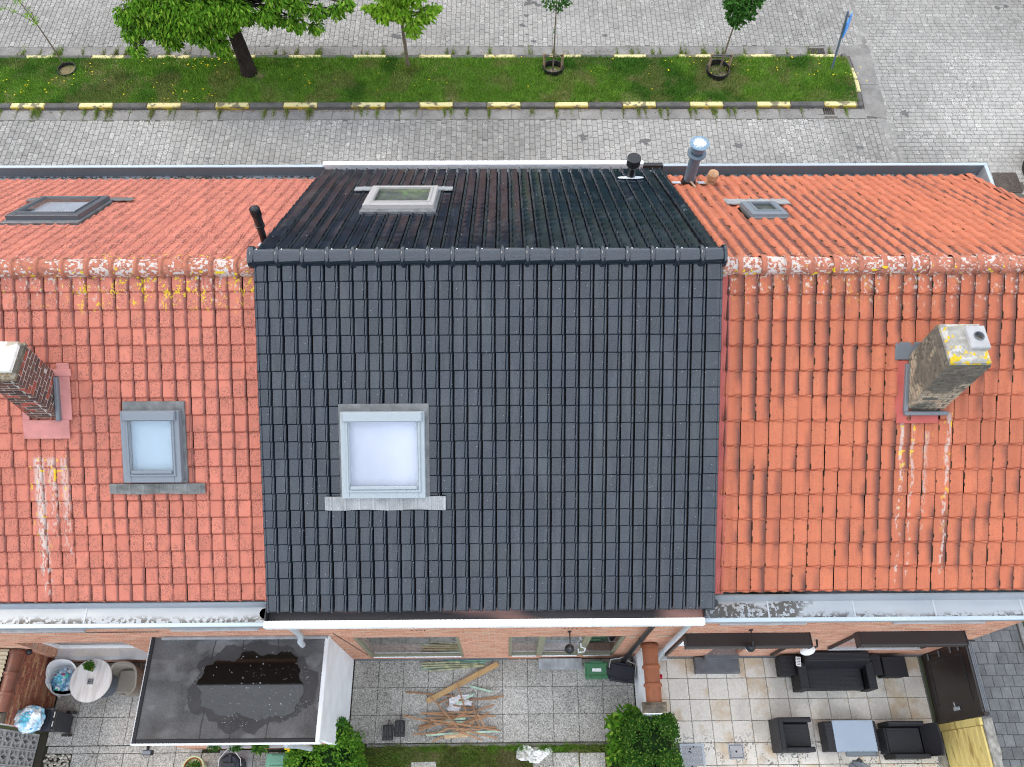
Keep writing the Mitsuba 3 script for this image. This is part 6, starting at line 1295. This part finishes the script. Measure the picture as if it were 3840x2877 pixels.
# garden furniture
mat('chair_white', (.76, .77, .78), .35, .5)
k = thing('plastic_armchair', 'white moulded plastic armchair holding a blue bag', 'chair')
cx, cy = -8.70, 2.27
def ringv(rx, ry, z, n=36, y0=0, p=2.6): 
    a = np.arange(n) * 2 * PI / n; c, s = np.cos(a), np.sin(a)
    return np.c_[cx + rx * np.sign(c) * np.abs(c) ** (2 / p), cy + y0 + ry * np.sign(s) * np.abs(s) ** (2 / p), np.broadcast_to(z, n)]
a = np.arange(36) * 2 * PI / 36; up = .60 + .20 * np.clip(np.sin(a), 0, 1) ** .7 * 1.0
up = np.where(np.sin(a) < -.6, .43, np.where(np.sin(a) < -.2, .60 - (.60 - .43) * (-np.sin(a) - .2) / .4, up))
R_ = [ringv(.22, .22, .40), ringv(.26, .25, np.maximum(.46, 0) * np.ones(36)), ringv(.30, .30, up - .02), ringv(.315, .315, up), ringv(.275, .285, up - .004), ringv(.245, .245, np.minimum(up - .05, .46)), ringv(.22, .225, .425), ringv(.01, .01, .415)]
v = np.vstack(R_); f = [(i * 36 + j, i * 36 + (j + 1) % 36, (i + 1) * 36 + (j + 1) % 36, (i + 1) * 36 + j) for i in range(len(R_) - 1) for j in range(36)]
obj('shell', quadmesh(v, f), 'm_chair_white', k, smooth=50)
for sx, sy in ((-1, -1), (1, -1), (-1, 1), (1, 1)): obj('leg', tube([(cx + sx * .22, cy + sy * .22, .42), (cx + sx * .27, cy + sy * .28, 0)], [.032, .022], 8), 'm_chair_white', k)
def bag_col(p, n, uv):
    g = fbm(p.x * 9, p.y * 9, p.z * 9, 3); h = noise(p.x * 14, p.y * 14, p.z * 14); q = noise(p.x * 11 + 5, p.y * 11, p.z * 11)
    col = mix(C(.07, .22, .36), C(.45, .60, .70), smoothstep(.3, .7, g))
    col = mix(col, C(.78, .80, .82), smoothstep(.62, .70, h)); col = mix(col, C(.04, .42, .30), smoothstep(.72, .78, q)); return mix(col, C(.30, .04, .12), smoothstep(.75, .82, noise(p.x * 13, p.y * 13 + 9, p.z * 13)))
mat('bag_blue', proc(bag_col), .22, .6)
def bag2_col(p, n, uv):
    g = fbm(p.x * 7, p.y * 7, p.z * 7, 3); h = noise(p.x * 9, p.y * 9 + 3, p.z * 9)
    col = mix(C(.22, .50, .68), C(.74, .82, .86), smoothstep(.35, .6, g)); col = mix(col, C(.70, .25, .36), smoothstep(.68, .74, h) * smoothstep(-8.78, -8.95, p.x)); return mix(col, C(.10, .40, .68), smoothstep(.72, .78, noise(p.x * 14 + 2, p.y * 14, p.z * 14)))
mat('bag_pale', proc(bag2_col), .22, .6)
def bag(c, r, sq, matname, label, seed):
    t = thing('rubbish_bag', label, 'bag'); m = lump(r, c, .34, 2.6, seed, 4, sq); v = m.vertices; d = v - np.asarray(c); n_ = meshkit.fbm(v * 22, 3, seed + 1) - .5; m.vertices = v + d * n_[:, None] * .22
    obj('sack', m, matname, t, smooth=True)
    kn = [bar(np.array(c) + [0, 0, r * sq[2] * .9], np.array(c) + [math.cos(a) * r * .42, math.sin(a) * r * .42, r * sq[2] * .98 + .02], .03, .006) for a in np.arange(9) * 2 * PI / 9]
    obj('knot', cat_(kn + [lump(.035, np.array(c) + [0, 0, r * sq[2] * 1.0], .2, 3, seed, 2)]), 'm_bag_knot', t)
mat('bag_knot', (.12, .48, .62), .3, .5)
bag((-8.68, 2.24, .58), .20, (1.0, 1.05, .85), 'm_bag_blue', 'tied blue see through rubbish bag sitting in the white chair', 3)
k = thing('round_table', 'round white topped garden table between two chairs', 'table')
mat('table_white', proc(lambda p, n, uv: mix(C(.68, .665, .65), C(.56, .53, .51), smoothstep(.45, .75, fbm(p.x * 16, p.y * 2.2, 1., 4)))), .5, .4)
obj('tabletop', lathe([(0, .685), (.385, .685), (.40, .695), (.40, .715), (.39, .72), (0, .72)], 48, (-8.07, 2.20, 0)), 'm_table_white', k, smooth=30)
obj('column', lathe([(.04, .02), (.035, .685)], 16, (-8.07, 2.2, 0)), 'm_zinc_dark', k)
obj('base', lathe([(.24, 0), (.23, .02), (.05, .05)], 24, (-8.07, 2.2, 0)), 'm_zinc_dark', k)
t = thing('table_plant', 'small bushy green plant on the round table', 'plant')
obj('pot', lathe([(.05, .72), (.065, .80), (.055, .80), (0, .78)], 16, (-8.10, 2.44, 0)), 'm_render_white', t); m, U = leaves([(-8.10, 2.45, .87, .08), (-8.05, 2.42, .85, .07), (-8.15, 2.46, .85, .07), (-8.10, 2.49, .84, .06)], 460, .035, 91, .2, .5); obj('leaves', m, 'm_leaf_hedge', t, uv=U)
tag(obj('orange_fruit', lump(.022, (-8.035, 2.395, .84), .02, 1, 1, 2), mat('orange', (.75, .30, .02), .5, .4), 'table_plant', smooth=True))
k = thing('ashtray', 'small square grey ashtray on the round table', 'ashtray')
obj('tray', extrude(sbox(-8.115, 2.125, -8.02, 2.225).difference(sbox(-8.095, 2.145, -8.04, 2.205)), .721, .755), 'm_zinc_dark', k); obj('bowl', box(-8.094, -8.041, 2.146, 2.204, .7205, .728), 'm_stone_grey', k); obj('stub', box(-8.08, -8.055, 2.165, 2.19, .728, .74), 'm_plastic_black', k)
mat('wicker', proc(lambda p, n, uv: C(.30, .275, .235) * (.55 + .6 * smoothstep(-.3, .5, dr.sin(p.x * 230) * dr.sin(p.y * 230 + p.z * 230)))), .7, .3, two=True)
k = thing('wicker_chair', 'taupe wicker armchair beside the flat roofed extension', 'chair')
obj('seat', RB(-7.68, -7.30, 2.0, 2.43, .34, .42), 'm_wicker', k)
n_ = 22; a = np.linspace(-1.15, PI / 2 + 1.15 + .35, n_); a = np.linspace(math.radians(-75), math.radians(165), n_)
cxw, cyw = -7.49, 2.22; hgt = .62 + .18 * np.clip(np.sin(a * .9 + .25), 0, 1)
inner, outr, v = (.225, .245), (.255, .285), []
for i in range(n_):
    c, s = math.cos(a[i]), math.sin(a[i]); sg_ = lambda q, p: math.copysign(abs(q) ** p, q)
    for rx, ry, z in ((inner[0], inner[1], .36), (inner[0] + .02, inner[1] + .02, hgt[i]), (outr[0] + .03, outr[1] + .03, hgt[i]), (outr[0] - .02, outr[1] - .03, .05)): v.append((cxw + rx * sg_(c, .7), cyw + ry * sg_(s, .7), z))
f = [(i * 4 + j, (i + 1) * 4 + j, (i + 1) * 4 + (j + 1) % 4, i * 4 + (j + 1) % 4) for i in range(n_ - 1) for j in range(4)]
m = quadmesh(v, f); m.fix_normals(); obj('backrest', m, 'm_wicker', k)
for x, y in ((-7.68, 2.02), (-7.30, 2.02), (-7.68, 2.42), (-7.30, 2.42)): obj('leg', tube([(x, y, .36), (x, y, 0)], .022, 8), 'm_wicker', k)
k = thing('wheelie_bin', 'black wheeled rubbish bin with a pale bag lying on its lid', 'bin')
body = taper_box(-8.93, -8.50, 1.29, 1.66, .06, .95, .80); body.vertices[:, 0] += (.95 - body.vertices[:, 2]) * -.03; obj('body', body, 'm_bin_black', k)
obj('lid', cat_([rounded(-8.97, -8.49, 1.27, 1.69, .95, 1.0, .016), rounded(-8.92, -8.56, 1.32, 1.64, 1.0, 1.018, .01)]), 'm_bin_black', k)
obj('handle', cat_([tube([(-8.455, 1.30, .97), (-8.44, 1.30, .96), (-8.44, 1.66, .96), (-8.455, 1.66, .97)], .016, 8)] + [box(-8.495, -8.44, y - .012, y + .012, .93, .98, b=.004) for y in (1.30, 1.40, 1.56, 1.66)]), 'm_plastic_black', k)
obj('hinge_pin', cat_([box(-8.475, -8.462, 1.35, 1.45, .985, .999), box(-8.475, -8.462, 1.51, 1.61, .985, .999)]), 'm_wire', k)
for y in (1.27, 1.68): obj('wheel', tube([(-8.60, y - .022, .10), (-8.60, y + .022, .10)], .10, 20), 'm_plastic_black', k)
obj('axle', tube([(-8.60, 1.27, .10), (-8.60, 1.68, .10)], .012, 8), 'm_zinc_dark', k)
bag((-8.82, 1.47, 1.16), .23, (1.15, .95, .72), 'm_bag_pale', 'tied pale blue and white bag lying on the black wheeled bin', 9)
k = thing('plant_pot', 'pale green glazed pot with a green plant by the extension', 'plant pot')
mat('glaze_green', (.50, .55, .30), .3, .5); obj('pot', lathe([(.13, -.02), (.19, .30), (.205, .40), (.205, .42), (.18, .42), (.175, .37), (.0, .36)], 32, (-5.93, .66, 0)), 'm_glaze_green', k, smooth=40)
obj('inner_rim', lathe([(.178, .425), (.168, .432), (.158, .42), (.155, .37)], 32, (-5.93, .66, 0)), 'm_terracotta', k, smooth=40)
m, U = leaves([(-5.93, .66, .40, .12), (-5.98, .62, .44, .08), (-5.87, .68, .43, .08)], 420, .045, 95, .2, .45); obj('leaves', m, 'm_leaf_hedge', k, uv=U)
k = thing('round_bin', 'round black lidded bin numbered 25 with a wire handle', 'bin')
bx, by = -5.20, .70
obj('body', lathe([(.15, -.03), (.185, .54)], 32, (bx, by, 0)), 'm_bin_black', k, smooth=40)
obj('lid', lathe([(.20, .53), (.20, .56), (.185, .585), (.15, .60), (.13, .60), (.11, .59), (0, .60)], 32, (bx, by, 0)), 'm_bin_black', k, smooth=30)
obj('grip', cat_([box(bx - .11, bx + .11, by - .035, by + .035, .59, .625, b=.01), box(bx - .035, bx + .035, by + .03, by + .19, .57, .62, b=.01), box(bx - .13, bx - .09, by - .05, by + .05, .585, .615, b=.006), box(bx + .09, bx + .13, by - .05, by + .05, .585, .615, b=.006)]), 'm_plastic_dark', k)
obj('wire_handle', tube([(bx - .21, by - .02, .54), (bx - .20, by + .10, .60), (bx - .10, by + .21, .64), (bx - .05, by + .26, .65), (bx + .05, by + .26, .65), (bx + .10, by + .21, .64), (bx + .20, by + .10, .60), (bx + .21, by - .02, .54)], .008, 6), 'm_wire', k)
obj('number', meshkit.text_mesh('25', .055, .003, bold=True).apply_translation((bx - .04, by - .135, .598)), 'm_label_white', k)
mat('bin_pale', (.16, .36, .25), .4, .5)
k = thing('green_bin', 'pale green bin with a white panel half under the bright shrub', 'bin')
obj('body', taper_box(-4.49, -4.11, .50, .86, -.03, .55, .82), 'm_bin_pale', k)
obj('lid', cat_([rounded(-4.52, -4.08, .47, .89, .55, .60, .015), rounded(-4.42, -4.18, .70, .86, .60, .625, .01), rounded(-4.44, -4.16, .62, .68, .60, .62, .008)]), 'm_bin_pale', k)
obj('panel', box(-4.43, -4.17, .48, .60, .601, .606), 'm_label_white', k)
obj('wire_handle', tube([(-4.50, .88, .56), (-4.46, .96, .62), (-4.14, .96, .62), (-4.10, .88, .56)], .008, 6), 'm_plastic_black', k)
k = thing('slatted_drain', 'dark slatted drain cover behind the round black bin', 'drain cover')
obj('tray', box(-5.60, -4.95, .38, .98, -.05, -.02), 'm_stone_grey', k)
for i in range(6): obj('slat', box(-5.58 + i * .03, -5.562 + i * .03, .40, .93, -.02, -.008), 'm_zinc_dark', k)
